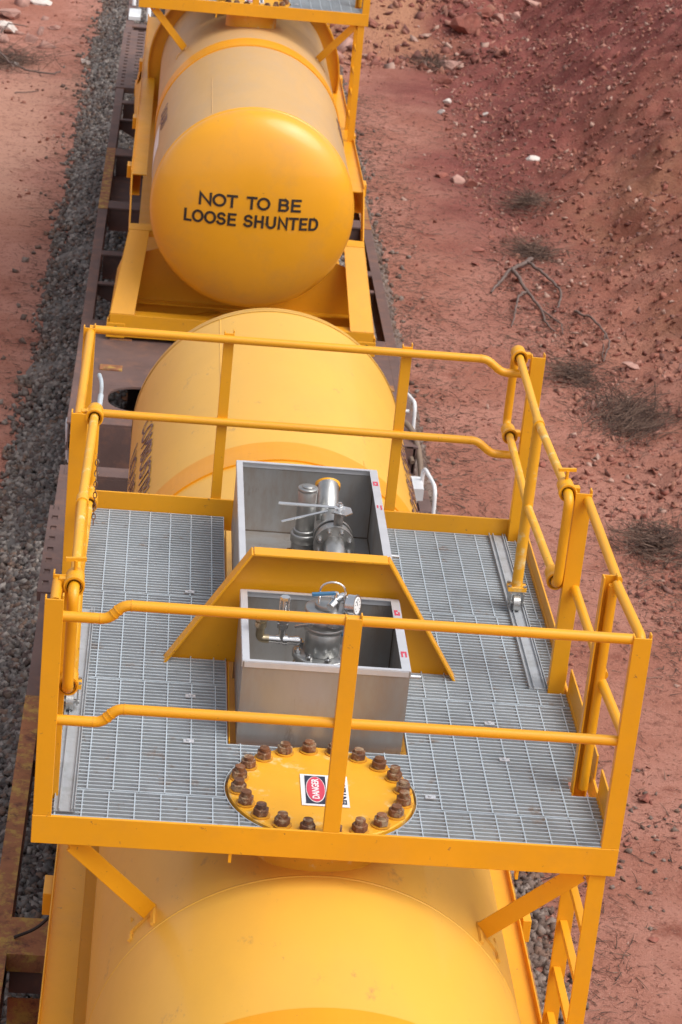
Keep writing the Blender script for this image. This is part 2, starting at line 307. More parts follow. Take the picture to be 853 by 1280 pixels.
# ballast bed (base + stones)
def bprof(x):  return np.interp(x, [-1.05, -.85, -.35, -.1, 2.5, 2.75, 3.2, 3.5], [-4.0, -3.93, -3.66, -3.62, -3.62, -3.66, -3.95, -4.1])
bx_ = np.array([-1.05, -.85, -.6, -.35, -.1, .6, 1.2, 1.9, 2.5, 2.75, 3.05, 3.35, 3.6]); by_ = np.arange(-10, 70, .5); mb = MB()
vv = [(x+.06*math.sin(y*3.1+x), y, float(bprof(x))) for y in by_ for x in bx_]; nb = len(bx_)
mb.add(vv, [(j*nb+i, j*nb+i+1, (j+1)*nb+i+1, (j+1)*nb+i) for j in range(len(by_)-1) for i in range(nb-1)], True)
o = mb.build('ballast_bed', 'ballast'); o['kind'] = 'structure'
def strip(x0, x1, y0, y1, n): return np.stack([RNG.uniform(x0, x1, n), RNG.uniform(y0, y1, n)], -1)
P_ = np.concatenate([strip(-.93, .35, 2.5, 14, 12500), strip(-.88, .15, 14, 38, 12500), strip(2.4, 3.3, 2.5, 12, 8000), strip(2.45, 3.15, 12, 32, 8500), strip(.2, 2.5, 9, 14, 2500)])
edge = .05*np.abs(RNG.normal(size=len(P_)))*4*(RNG.random(len(P_)) < .06)*-1+.10*fbm(P_[:, 1]*1.3, P_[:, 1]*.0, 4, 21)+.05*RNG.normal(size=len(P_)); P_[:, 0] += np.where(P_[:, 0] < -.7, edge, np.where(P_[:, 0] > 2.95, -edge*.6, 0))
pz = np.maximum(bprof(P_[:, 0]), height(P_[:, 0], P_[:, 1])); stuff(solids('ballast_stones', np.column_stack([P_, pz+.012]), RNG.uniform(.028, .062, len(P_)), 'ballast', .9), 'grey brown crushed stone ballast along both sides of the train')
# laterite chips over bank and flats
A_ = np.column_stack([RNG.uniform(4.6, 11.0, 100000), RNG.uniform(9, 42, 100000)]); A_ = A_[(A_[:, 0] > toe(A_[:, 1])-.5+.6*fbm(A_[:, 0], A_[:, 1], 3, 31))]
B_ = np.column_stack([RNG.uniform(3.2, 5.5, 6500), RNG.uniform(3, 36, 6500)]); B_ = B_[fbm(B_[:, 0]*1.5, B_[:, 1]*.8, 3, 41) > -.02]
D_ = np.column_stack([RNG.uniform(-5, -.8, 2300), RNG.uniform(8, 42, 2300)]); D_ = D_[fbm(D_[:, 0]*1.5, D_[:, 1]*.6, 3, 44) > .05]
F_ = np.column_stack([RNG.uniform(2.7, 6, 2600), RNG.uniform(32, 40, 2600)])
pc = np.concatenate([A_, B_, D_, F_]); sz = np.concatenate([.006+.055*RNG.random(len(A_))**9, .007+.03*RNG.random(len(B_))**4, .012+.035*RNG.random(len(D_))**2.5, .012+.13*RNG.random(len(F_))**5])
stuff(solids('rock_chips', np.column_stack([pc, height(pc[:, 0], pc[:, 1])+sz*.12]), sz*1.2, 'chip', .45, .75), 'small red and pale stone chips strewn over the bank and flats')
Q_ = np.column_stack([RNG.uniform(5.2, 10.5, 260), RNG.uniform(12, 40, 260)]); sq = .02+.13*RNG.random(260)**6
stuff(solids('embedded_rubble', np.column_stack([Q_, height(Q_[:, 0], Q_[:, 1])-sq*.08]), sq, 'rockred', .5, .7), 'red rubble half buried in the slope of the cutting')

# dry litter: short straws
def straws(pos, ln, wid, m, name, lift=.25, parent=None, curl=.3, nseg=3, bias=None):
    n = len(pos); an = RNG.uniform(0, 2*np.pi, n) if bias is None else bias; el = np.abs(RNG.normal(0, lift, n))
    d = np.stack([np.cos(an)*np.cos(el), np.sin(an)*np.cos(el), np.sin(el)], -1); sdv = np.stack([-np.sin(an), np.cos(an), np.zeros(n)], -1)
    k = RNG.normal(0, curl, n); vs = []
    for i in range(nseg+1):
        t = i/nseg; c = pos+d*(ln*t)[:, None]+sdv*(k*ln*t*t)[:, None]; w = wid*(1-.7*t)
        vs += [c+sdv*w[:, None]*.5, c-sdv*w[:, None]*.5, c+np.array([0, 0, 1.])*w[:, None]*.7]
    V = np.stack(vs, 1); fl = []
    for i in range(nseg):
        b = i*3
        for e0, e1 in ((0, 1), (1, 2), (2, 0)): fl.append((b+e0, b+e1, b+3+e1, b+3+e0))
    fl = np.array(fl); m_ = 3*(nseg+1); off = wloc(parent) if parent is not None else Vector((0, 0, 0)); V = V-np.array(off)
    me = bpy.data.meshes.new(name); me.vertices.add(n*m_); me.vertices.foreach_set('co', V.ravel().astype(np.float32)); f = (fl[None]+np.arange(n)[:, None, None]*m_).ravel(); kf = n*len(fl)
    me.loops.add(kf*4); me.loops.foreach_set('vertex_index', f.astype(np.int32)); me.polygons.add(kf); me.polygons.foreach_set('loop_start', np.arange(kf, dtype=np.int32)*4); me.polygons.foreach_set('loop_total', np.full(kf, 4, np.int32)); me.update(calc_edges=True); me.materials.append(M[m])
    return link(bpy.data.objects.new(name, me), parent)
L_ = [np.column_stack([3.3+.32*RNG.normal(size=7500), RNG.uniform(3.5, 30, 7500)]), np.column_stack([4.3+.55*RNG.normal(size=1300), RNG.uniform(6, 28, 1300)]), np.column_stack([-1.0+.16*RNG.normal(size=1500), RNG.uniform(14, 36, 1500)])]
for cx_, cy_, s_, k_ in ((5.3, 15.8, .45, 900), (5.1, 17.3, .35, 500), (4.9, 21.0, .4, 500), (5.2, 12.4, .35, 900), (4.6, 18.8, .5, 600), (5.1, 19.0, .35, 350), (-2.2, 30.2, .5, 400), (5.0, 24.5, .4, 350), (5.1, 11.3, .3, 400), (4.9, 28, .5, 300), (5.0, 10.2, .25, 250)):
    L_.append(np.column_stack([cx_+s_*RNG.normal(size=k_), cy_+s_*1.6*RNG.normal(size=k_)]))
lp = np.concatenate(L_); n_ = len(lp); ln = .03+.16*RNG.random(n_)**2.5
stuff(straws(np.column_stack([lp, height(lp[:, 0], lp[:, 1])+.008]), ln, RNG.uniform(.003, .009, n_), 'twig', 'dry_litter', .16), 'brown dry twigs and grass litter lying on the red earth')

# dry brush clumps
def brush(x, y, rad, n, label, h=.3, direction=None):
    z = float(height(x, y)); t = thing('dry_bush', (x, y, z), label, 'bush', 'dry brush clumps on the right flat')
    q = RNG.uniform(0, 2*np.pi, n); r = rad*np.abs(RNG.normal(0, .5, n)); px = x+r*np.cos(q); py = y+r*np.sin(q)*1.5
    a = RNG.uniform(0, 2*np.pi, n) if direction is None else direction+RNG.normal(0, .5, n)
    straws(np.column_stack([px, py, height(px, py)+RNG.uniform(0, .08, n)]), rad*(.15+.75*RNG.random(n)**1.6), RNG.uniform(.005, .014, n), 'bush', 'stems', h*1.6, t, .7, 5, a)
brush(5.42, 15.9, .5, 900, 'dark dry brush swept flat at the foot of the bank, beside a flat stone', .22, .7)
brush(5.05, 17.2, .38, 420, 'sparse brown dry bush behind the rear right handrail corner', .15)
brush(5.15, 21.9, .42, 450, 'dark dry bush just behind the branching dead branch', .15)
brush(5.30, 23.9, .38, 420, 'small dark bush higher up the toe of the bank', .18)
brush(4.75, 32.6, .45, 320, 'dark dry bush in front of the far rock pile', .3)
brush(5.15, 12.5, .42, 520, 'tangled dry bush right of the front right handrail', .2)
brush(-2.2, 30.3, .75, 450, 'grey dry brush heap on the left flat around a pale rock', .2)

# dead branches
def branch(name, label, paths, loc, group=None):
    mb = MB()
    for pts, r0, r1 in paths:
        P = []
        for i, (x, y, h) in enumerate(pts): P.append((x, y, float(height(x, y))+h))
        P = [Vector(p) for p in P]; Q = []
        for i in range(len(P)-1):
            for k in range(5): t = k/5; Q.append(P[i].lerp(P[i+1], t)+Vector((random.uniform(-.012, .012), random.uniform(-.02, .02), random.uniform(-.006, .006))))
        Q.append(P[-1]); mb.tube(Q, [.75*(r0+(r1-r0)*i/(len(Q)-1)) for i in range(len(Q))], 8)
    t = mb.build(name, 'bark'); t['label'] = label; t['category'] = 'branch'
    if group: t['group'] = group
branch('dead_branch', 'forked grey dead branch lying on the flat behind the rear right corner', [
    ([(5.08, 21.5, .05), (4.93, 21.1, .10), (4.72, 20.85, .09), (4.55, 20.45, .04), (4.42, 20.1, .02)], .042, .018),
    ([(4.75, 20.9, .09), (4.80, 20.35, .12), (4.85, 20.0, .08), (4.95, 19.6, .04), (4.95, 19.1, .03), (5.02, 18.7, .02)], .036, .012),
    ([(4.85, 20.05, .08), (4.70, 19.8, .08), (4.62, 19.3, .05), (4.52, 18.8, .02)], .024, .010),
    ([(4.98, 21.25, .09), (5.10, 20.85, .10), (5.22, 20.45, .06), (5.26, 20.1, .05), (5.20, 19.7, .03), (5.10, 19.4, .03)], .03, .012),
    ([(4.95, 19.5, .04), (5.12, 18.95, .04), (5.1, 18.6, .02)], .016, .008)], None)
branch('fallen_branch', 'thin curved dead branch at the foot of the bank, right of the forked one', [
    ([(5.32, 19.3, .04), (5.48, 19.0, .05), (5.56, 18.5, .05), (5.54, 18.0, .04), (5.42, 17.6, .02)], .022, .009), ([(5.54, 18.3, .05), (5.46, 17.9, .03), (5.42, 17.7, .02)], .012, .006)], None)
branch('bent_branch', 'thin dead branch arching over the pale rocks on the left flat', [
    ([(-2.6, 31.3, .25), (-2.35, 30.9, .30), (-2.35, 30.3, .22), (-2.1, 29.9, .10), (-1.75, 29.6, .05), (-1.4, 29.55, .04), (-1.3, 29.75, .05)], .028, .016),
    ([(-2.35, 30.9, .30), (-2.25, 31.6, .35), (-2.0, 32.2, .2)], .018, .010), ([(-2.3, 31.0, .3), (-2.5, 31.8, .5), (-2.2, 32.4, .35)], .010, .005)], None)
branch('small_twig', 'short dark twig lying left of the platform on the bare red flat', [([(-1.9, 28.2, .02), (-1.7, 28.3, .03), (-1.55, 28.45, .02)], .012, .008)], None)

# single rocks
def rock(x, y, s, m, label, seed, fl=.6, group=None):
    rr = random.Random(seed); import bmesh
    bm = bmesh.new(); bmesh.ops.create_icosphere(bm, subdivisions=2, radius=s)
    cuts = [(Vector((rr.gauss(0, 1), rr.gauss(0, 1), rr.gauss(0, 1))).normalized(), s*rr.uniform(.3, .7)) for _ in range(9)]
    for v in bm.verts:
        for nv, dd in cuts:
            k = v.co.dot(nv)
            if k > dd: v.co -= nv*(k-dd)
        v.co += Vector((rr.uniform(-1, 1), rr.uniform(-1, 1), rr.uniform(-1, 1)))*s*.04; v.co.z *= fl
    me = bpy.data.meshes.new('rock'); bm.to_mesh(me); bm.free(); me.materials.append(M[m]); o = link(bpy.data.objects.new('rock', me))
    o.location = (x, y, float(height(x, y))+s*fl*.35); o.rotation_euler = (0, 0, rr.uniform(0, 6)); o['label'] = label; o['category'] = 'rock'
    if group: o['group'] = group
RK = [(5.40, 33.9, .34, 'rockred', 'large dark red angular rock, biggest of the far rock pile', .8),
 (5.75, 34.7, .20, 'rockred', 'dark red rock behind the biggest one of the far pile', .8), (5.05, 32.5, .24, 'rockpink', 'pinkish block at the near end of the far rock pile', .7),
 (6.1, 35.0, .19, 'rockpink', 'pale pink rock uphill of the far pile', .7), (6.45, 35.4, .17, 'rockpink', 'pink rock next highest in the line of the far pile', .7), (6.8, 36.0, .2, 'rockpink', 'topmost pink rock in the line running up from the far pile', .7), (4.8, 31.3, .2, 'rockred', 'flat red rock left of the pink block of the far pile', .5),
 (4.75, 30.0, .09, 'rockwhite', 'small white stone on the flat below the far rock pile, upper of two', .7), (4.6, 29.2, .12, 'rockwhite', 'white stone on the flat below the far rock pile, lower of two', .6), (5.3, 29.3, .10, 'rockwhite', 'small white stone at the toe of the far bank', .6),
 (5.62, 26.0, .15, 'rockwhite', 'bright white flat stone on the lower slope of the bank', .5), (4.48, 25.2, .14, 'rockpink', 'pale pink stone on the flat, left of the red one beside it', .7), (4.68, 25.0, .13, 'rockred', 'red stone touching the pale pink stone on the flat', .7), (4.28, 25.4, .13, 'rockred', 'dull red flat stone left of the pale pink stone', .5),
 (5.68, 17.25, .13, 'rockpink', 'flat pinkish slab between the dry bushes at the bank foot', .18),
 (-.96, 30.7, .10, 'rockwhite', 'white stone at the left edge of the ballast', .8), (-2.05, 30.1, .12, 'rockwhite', 'cream stone under the left dry brush heap', .6), (-2.3, 32.6, .28, 'rockwhite', 'pale angular rock in the far left rubble, nearest the brush', .6), (-2.35, 33.9, .34, 'rockpink', 'largest pinkish rock in the far left rubble', .5), (-1.9, 35.2, .26, 'rockwhite', 'pale rock at the far end of the left rubble', .5), (-1.9, 32.0, .16, 'rockpink', 'small pink rock at the near edge of the left rubble', .6), (-2.5, 31.4, .16, 'rockpink', 'pink stone under the arching branch on the left', .6), (-1.6, 33.1, .13, 'rockpink', 'small pink rock on the right of the left rubble', .6),
 (3.98, 5.65, .05, 'rockred', 'small dark red stone on the cracked flat right of the ladder', .5), (4.02, 6.95, .05, 'rockred', 'maroon stone on the flat right of the platform corner', .5), (4.25, 7.6, .085, 'rockred', 'rounded red stone at the right picture edge beside gravel', .6),
 (4.33, 14.4, .06, 'rockred', 'little red stone on the ground seen through the right handrail', .6), (4.42, 21.9, .12, 'rockred', 'flat brick red stone left of the forked branch', .35), (4.35, 21.3, .07, 'rockred', 'small red stone in front of the flat brick red stone', .6)]
for i, (x, y, s, m, lb, fl) in enumerate(RK): rock(x, y, s, m, lb, i+3, fl)
Ft = [(RNG.uniform(2.8, 4.8), RNG.uniform(32.6, 38)) for _ in range(16)]+[(RNG.uniform(-4, -1.6), RNG.uniform(31.2, 37)) for _ in range(22)]
solidpos = np.array([(x, y, float(height(x, y))) for x, y in Ft]); stuff(solids('rubble', solidpos, RNG.uniform(.10, .30, len(Ft)), 'rockpink', .6, .5), 'pinkish rubble blocks fallen at the far end of the flats')
gs = np.column_stack([4.1+.28*RNG.normal(size=70), 7.1+.6*RNG.normal(size=70)]); stuff(solids('stray_gravel', np.column_stack([gs, height(gs[:, 0], gs[:, 1])+.004]), RNG.uniform(.015, .045, 70), 'ballast', .7), 'grey gravel stones strewn on the red flat by the right picture edge')

# ------------------------------------------------------------------ track
t = thing('railway_track', (1.18, 0, -3.6), 'worn steel rails on grey ballast beneath the flat wagons', 'railway track')
for xr in (.43, 1.93):
    mb = MB(); prof = [(-.07, 0), (.07, 0), (.07, .012), (.012, .03), (.012, .11), (.036, .125), (.036, .16), (-.036, .16), (-.036, .125), (-.012, .11), (-.012, .03), (-.07, .012)]
    mb.prism([(xr+px, -12, -3.6+pz_) for px, pz_ in prof], (0, 80, 0)); mb.build('rail', 'rail', t)
mb = MB()
for k in range(100): mb.box((-.1, -12+k*.7, -3.7), (2.46, -11.76+k*.7, -3.605))
o = mb.build('sleepers', 'rust', t); o['kind'] = 'stuff'

# ------------------------------------------------------------------ flat wagons
XL, XR, DZ = -.30, 2.66, -2.5
def wagon(y0, y1, label, near_end, far_end, beams, steps, brackets, lookm, group='flat wagons of the train'):
    t = thing('flat_wagon', (1.18, (y0+y1)/2, -3.44), label, 'wagon', group)
    for x0 in (XL, XR-.10):
        mb = MB(); mb.box((x0, y0, DZ-.018), (x0+.10, y1, DZ)); s = x0+.01 if x0 < 0 else x0+.078; mb.box((s, y0, DZ-.24), (s+.012, y1, DZ-.018)); mb.box((x0, y0, DZ-.255), (x0+.10, y1, DZ-.24)); mb.build('side_sill', lookm, t, .003)
    for x0 in (.72, 1.52):
        mb = MB(); mb.box((x0, y0, DZ-.42), (x0+.12, y1, DZ-.03)); mb.build('centre_sill', 'brown', t)
    for yb, wd in beams:
        mb = MB(); mb.box((XL+.1, yb, DZ-.02), (XR-.1, yb+wd, DZ+.003)); mb.box((XL+.12, yb+.02, DZ-.26), (XR-.12, yb+wd-.02, DZ-.02)); mb.build('cross_beam', lookm, t, .003)
    for yb, sx in brackets:
        a, b = (XL+.1, .35) if sx < 0 else (XR-.1, 2.0); mb = MB(); mb.prism([(a, yb, DZ-.02), (b, yb, DZ-.02), (b, yb, DZ-.42), (a, yb, DZ-.14)], (0, .012, 0)); mb.box((min(a, b), yb-.04, DZ-.03), (max(a, b), yb+.04, DZ-.012)); mb.build('bracket', 'brown', t)
    for ya, yb, xa, xb in steps:                    # perforated step plates
        mb = MB(); n = int((yb-ya)/.2); w = xb-xa; hx = .045; holes = [(xa+w*.18, xa+w*.18+hx)]+([(xa+w*.62, xa+w*.62+.09)] if w > .2 else [])
        for k in range(n):
            y = ya+k*.2; mb.box((xa, y, DZ+.004), (xb, y+.12, DZ+.012)); x = xa
            for h0, h1 in holes: mb.box((x, y+.12, DZ+.004), (h0, y+.2, DZ+.012)); x = h1
            mb.box((x, y+.12, DZ+.004), (xb, y+.2, DZ+.012))
        mb.box((xa, ya, DZ-.06), (xb, ya+.01, DZ+.004)); mb.build('step_plate', 'brown', t)
    if near_end:                                   # end platform with oval openings
        ya, yb = y0+.26, y0+2.75; xs_ = [XL+.1, .02, .62, .9, 1.46, 1.74, 2.34, XR-.1]
        ho, hw = [(.02, .62), (1.74, 2.34)], (ya+.10, ya+.72)
        mb = MB(); mb.box((XL+.1, ya, DZ-.02), (XR-.1, hw[0], DZ)); mb.box((XL+.1, hw[1], DZ-.02), (XR-.1, yb, DZ)); mb.box((XL+.1, hw[0], DZ-.02), (ho[0][0], hw[1], DZ)); mb.box((ho[0][1], hw[0], DZ-.02), (ho[1][0], hw[1], DZ)); mb.box((ho[1][1], hw[0], DZ-.02), (XR-.1, hw[1], DZ))
        for h0, h1 in ho:                            # rounded corners of the openings
            for cx_, sx_ in ((h0, 1), (h1, -1)):
                for cy_, sy_ in ((hw[0], 1), (hw[1], -1)):
                    R0 = .26; pts = [(cx_, cy_, DZ-.02)]+[(cx_+sx_*R0*(1-math.sin(q)), cy_+sy_*R0*(1-math.cos(q)), DZ-.02) for q in np.linspace(0, math.pi/2, 8)]
                    mb.prism(pts, (0, 0, .019))
        mb.build('end_deck', 'brown', t)
        mb = MB(); mb.box((XL+.04, y0, DZ-.02), (XR-.04, y0+.2, DZ+.004)); mb.box((XL+.04, y0, DZ-.50), (XR-.04, y0+.012, DZ-.02)); mb.build('headstock', 'brown', t, .003)
        for xx, yy in ((-.08, y0+1.35), (-.02, y0+2.2), (2.35, y0+1.35)): mb = MB(); mb.box((xx, yy, DZ), (xx+.2, yy+.13, DZ+.012)); mb.box((xx+.07, yy+.03, DZ+.012), (xx+.13, yy+.10, DZ+.013)); mb.build('slot_plate', 'rust', t, .002)
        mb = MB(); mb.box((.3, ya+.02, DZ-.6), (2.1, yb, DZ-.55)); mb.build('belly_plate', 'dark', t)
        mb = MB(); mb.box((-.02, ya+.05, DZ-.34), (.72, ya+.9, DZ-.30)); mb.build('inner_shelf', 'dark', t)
    if far_end:
        mb = MB(); mb.box((XL+.04, y1-.2, DZ-.02), (XR-.04, y1, DZ+.004)); mb.box((XL+.04, y1-.2, DZ-.42), (XR-.04, y1-.188, DZ-.02)); mb.build('headstock', 'brown', t, .003)
    # bogies
    for yc in [v for v in (y0+1.9, y1-1.9)]:
        mb = MB(); 
        for xx in (.18, 2.02): mb.prism([(xx, yc-1.15, -3.02), (xx, yc-.5, -3.12), (xx, yc-.35, -3.3), (xx, yc+.35, -3.3), (xx, yc+.5, -3.12), (xx, yc+1.15, -3.02), (xx, yc+1.15, -2.86), (xx, yc-1.15, -2.86)], (.16, 0, 0))
        mb.box((.34, yc-.15, -3.2), (2.02, yc+.15, -2.95)); mb.build('bogie_frame', 'dark', t)
        for ya in (yc-.85, yc+.85):
            mb = MB(); mb.cyl((.43, ya, -3.0), (1.93, ya, -3.0), .07, 16)
            for xx, s in ((.36, 1), (2.0, -1)): mb.lathe((xx, ya, -3.0), [(.02, 0), (.44, 0), (.44, s*.10), (.47, s*.10), (.47, s*.13), (.02, s*.13)], 'X', 32, False)
            mb.build('wheelset', 'dark', t)
    return t
w1 = wagon(-9.5, 9.98, 'brown flat wagon with rusty yellow left sill carrying the near tank', False, True, [(2.87, .33), (-.9, .3), (6.2, .25), (8.6, .2)], [(7.5, 9.2, XL-.03, XL+.12), (7.9, 9.7, XR-.14, XR+.05)], [(5.1, -1), (5.1, 1)], 'brown')
for x0, ya, yb in ((XL, 2.2, 5.9), (XL, -2, 2.2), (XR-.1, -2, 5.9)):
    mb = MB(); mb.box((x0-.002, ya, DZ+.001), (x0+.102, yb, DZ+.006)); mb.build('worn_sill_cover', 'rust', w1)
mb = MB(); mb.box((XL+.103, 2.86, DZ+.004), (XR-.103, 3.22, DZ+.010)); mb.box((XL+.103, 2.852, DZ-.1), (XR-.103, 2.86, DZ+.01)); mb.build('worn_beam_cover', 'rust', w1)
mb = MB(); mb.box((XL+.12, 1.0, DZ-.5), (.7, 2.85, DZ-.45)); mb.box((XL+.12, 2.84, DZ-.5), (.7, 2.85, DZ-.26)); mb.build('recess_floor', 'rust', w1)
mb = MB(); mb.tube(arc([(-.17, 3.0, DZ+.02), (-.05, 3.02, DZ+.07), (.02, 3.12, DZ+.1)], .1), .009, 8); mb.build('wire_hook', 'dark', w1)
w2 = wagon(10.95, 33.0, 'brown flat wagon beyond the coupling carrying the lettered tank', True, False, [(15.8, .14), (17.55, .28), (19.8, .30), (22.4, .14), (27.1, .2)], [(23.2, 26.9, XL-.01, .02), (21.5, 22.3, XR-.12, XR)], [(14.9, -1), (15.3, 1), (21.6, -1), (21.6, 1)], 'brown')
mb = MB(); mb.box((XL+.1, 17.85, DZ-.3), (.3, 19.8, DZ-.25)); mb.build('tray', 'brown', w2)
for xx in (XL-.002, XR-.102):
    mb = MB(); mb.box((xx, 17.5, DZ+.001), (xx+.104, 20.1, DZ+.006)); mb.build('worn_sill_cover', 'rust', w2)
def hoop(parent, pts, r=.016): mb = MB(); mb.tube(arc(pts, .10), r, 10); return mb.build('handrail', 'white', parent)
hoop(w2, [(2.60, 11.95, -3.0), (2.60, 11.95, -2.36), (2.64, 11.35, -2.25), (2.64, 11.2, -3.1)]); hoop(w2, [(2.40, 11.6, -2.42), (2.62, 11.6, -2.42)]); hoop(w2, [(2.52, 11.75, -2.55), (2.60, 11.3, -2.9)])
hoop(w1, [(2.60, 9.95, -3.0), (2.60, 9.95, -2.28), (2.66, 9.5, -2.28), (2.66, 9.35, -3.1)]); hoop(w1, [(2.35, 9.3, -2.62), (2.66, 9.3, -2.62)])
mb = MB(); mb.box((2.34, 9.75, -2.42), (2.60, 10.02, -2.40)); mb.box((2.34, 9.75, -2.52), (2.60, 9.762, -2.42)); mb.build('step_cover', 'white', w1); mb = MB(); mb.box((2.46, 8.9, -2.49), (2.6, 9.15, -2.47)); mb.build('step_cover', 'white', w1)
hoop(w2, [(-.27, 11.3, -3.0), (-.30, 11.3, -2.58), (-.30, 11.12, -2.58), (-.28, 11.12, -2.9)])
hoop(w2, [(-.22, 28.6, -2.5), (-.22, 28.9, -1.75), (-.15, 28.2, -2.05), (.02, 27.9, -2.1), (.02, 27.5, -2.5)], .03)
mb = MB(); mb.box((-.27, 27.5, DZ+.01), (-.10, 28.1, DZ+.06)); mb.build('step_cover', 'white', w2)
t = thing('brake_hose', (2.55, 10.5, -2.7), 'dusty brown air hose looping between the two wagons by the white handrails', 'hose')
mb = MB(); mb.tube(arc([(2.35, 11.5, -2.42), (2.62, 11.15, -2.36), (2.72, 10.8, -2.75), (2.62, 10.4, -3.0), (2.45, 10.2, -2.75), (2.4, 10.0, -2.6)], .25), .026, 10); mb.build('hose', 'hose', t)
mb = MB(); mb.tube(arc([(2.38, 11.3, -2.6), (2.55, 11.3, -2.5), (2.62, 10.9, -2.62)], .15), .02, 10); mb.build('branch_hose', 'hose', t)
t = thing('coupler', (1.18, 10.5, -2.95), 'dark steel coupler joining the two brown flat wagons', 'coupler')
mb = MB(); mb.box((1.06, 9.8, -3.05), (1.30, 11.1, -2.88)); mb.box((.98, 10.3, -3.1), (1.38, 10.65, -2.84)); mb.build('coupler_head', 'dark', t, .02)

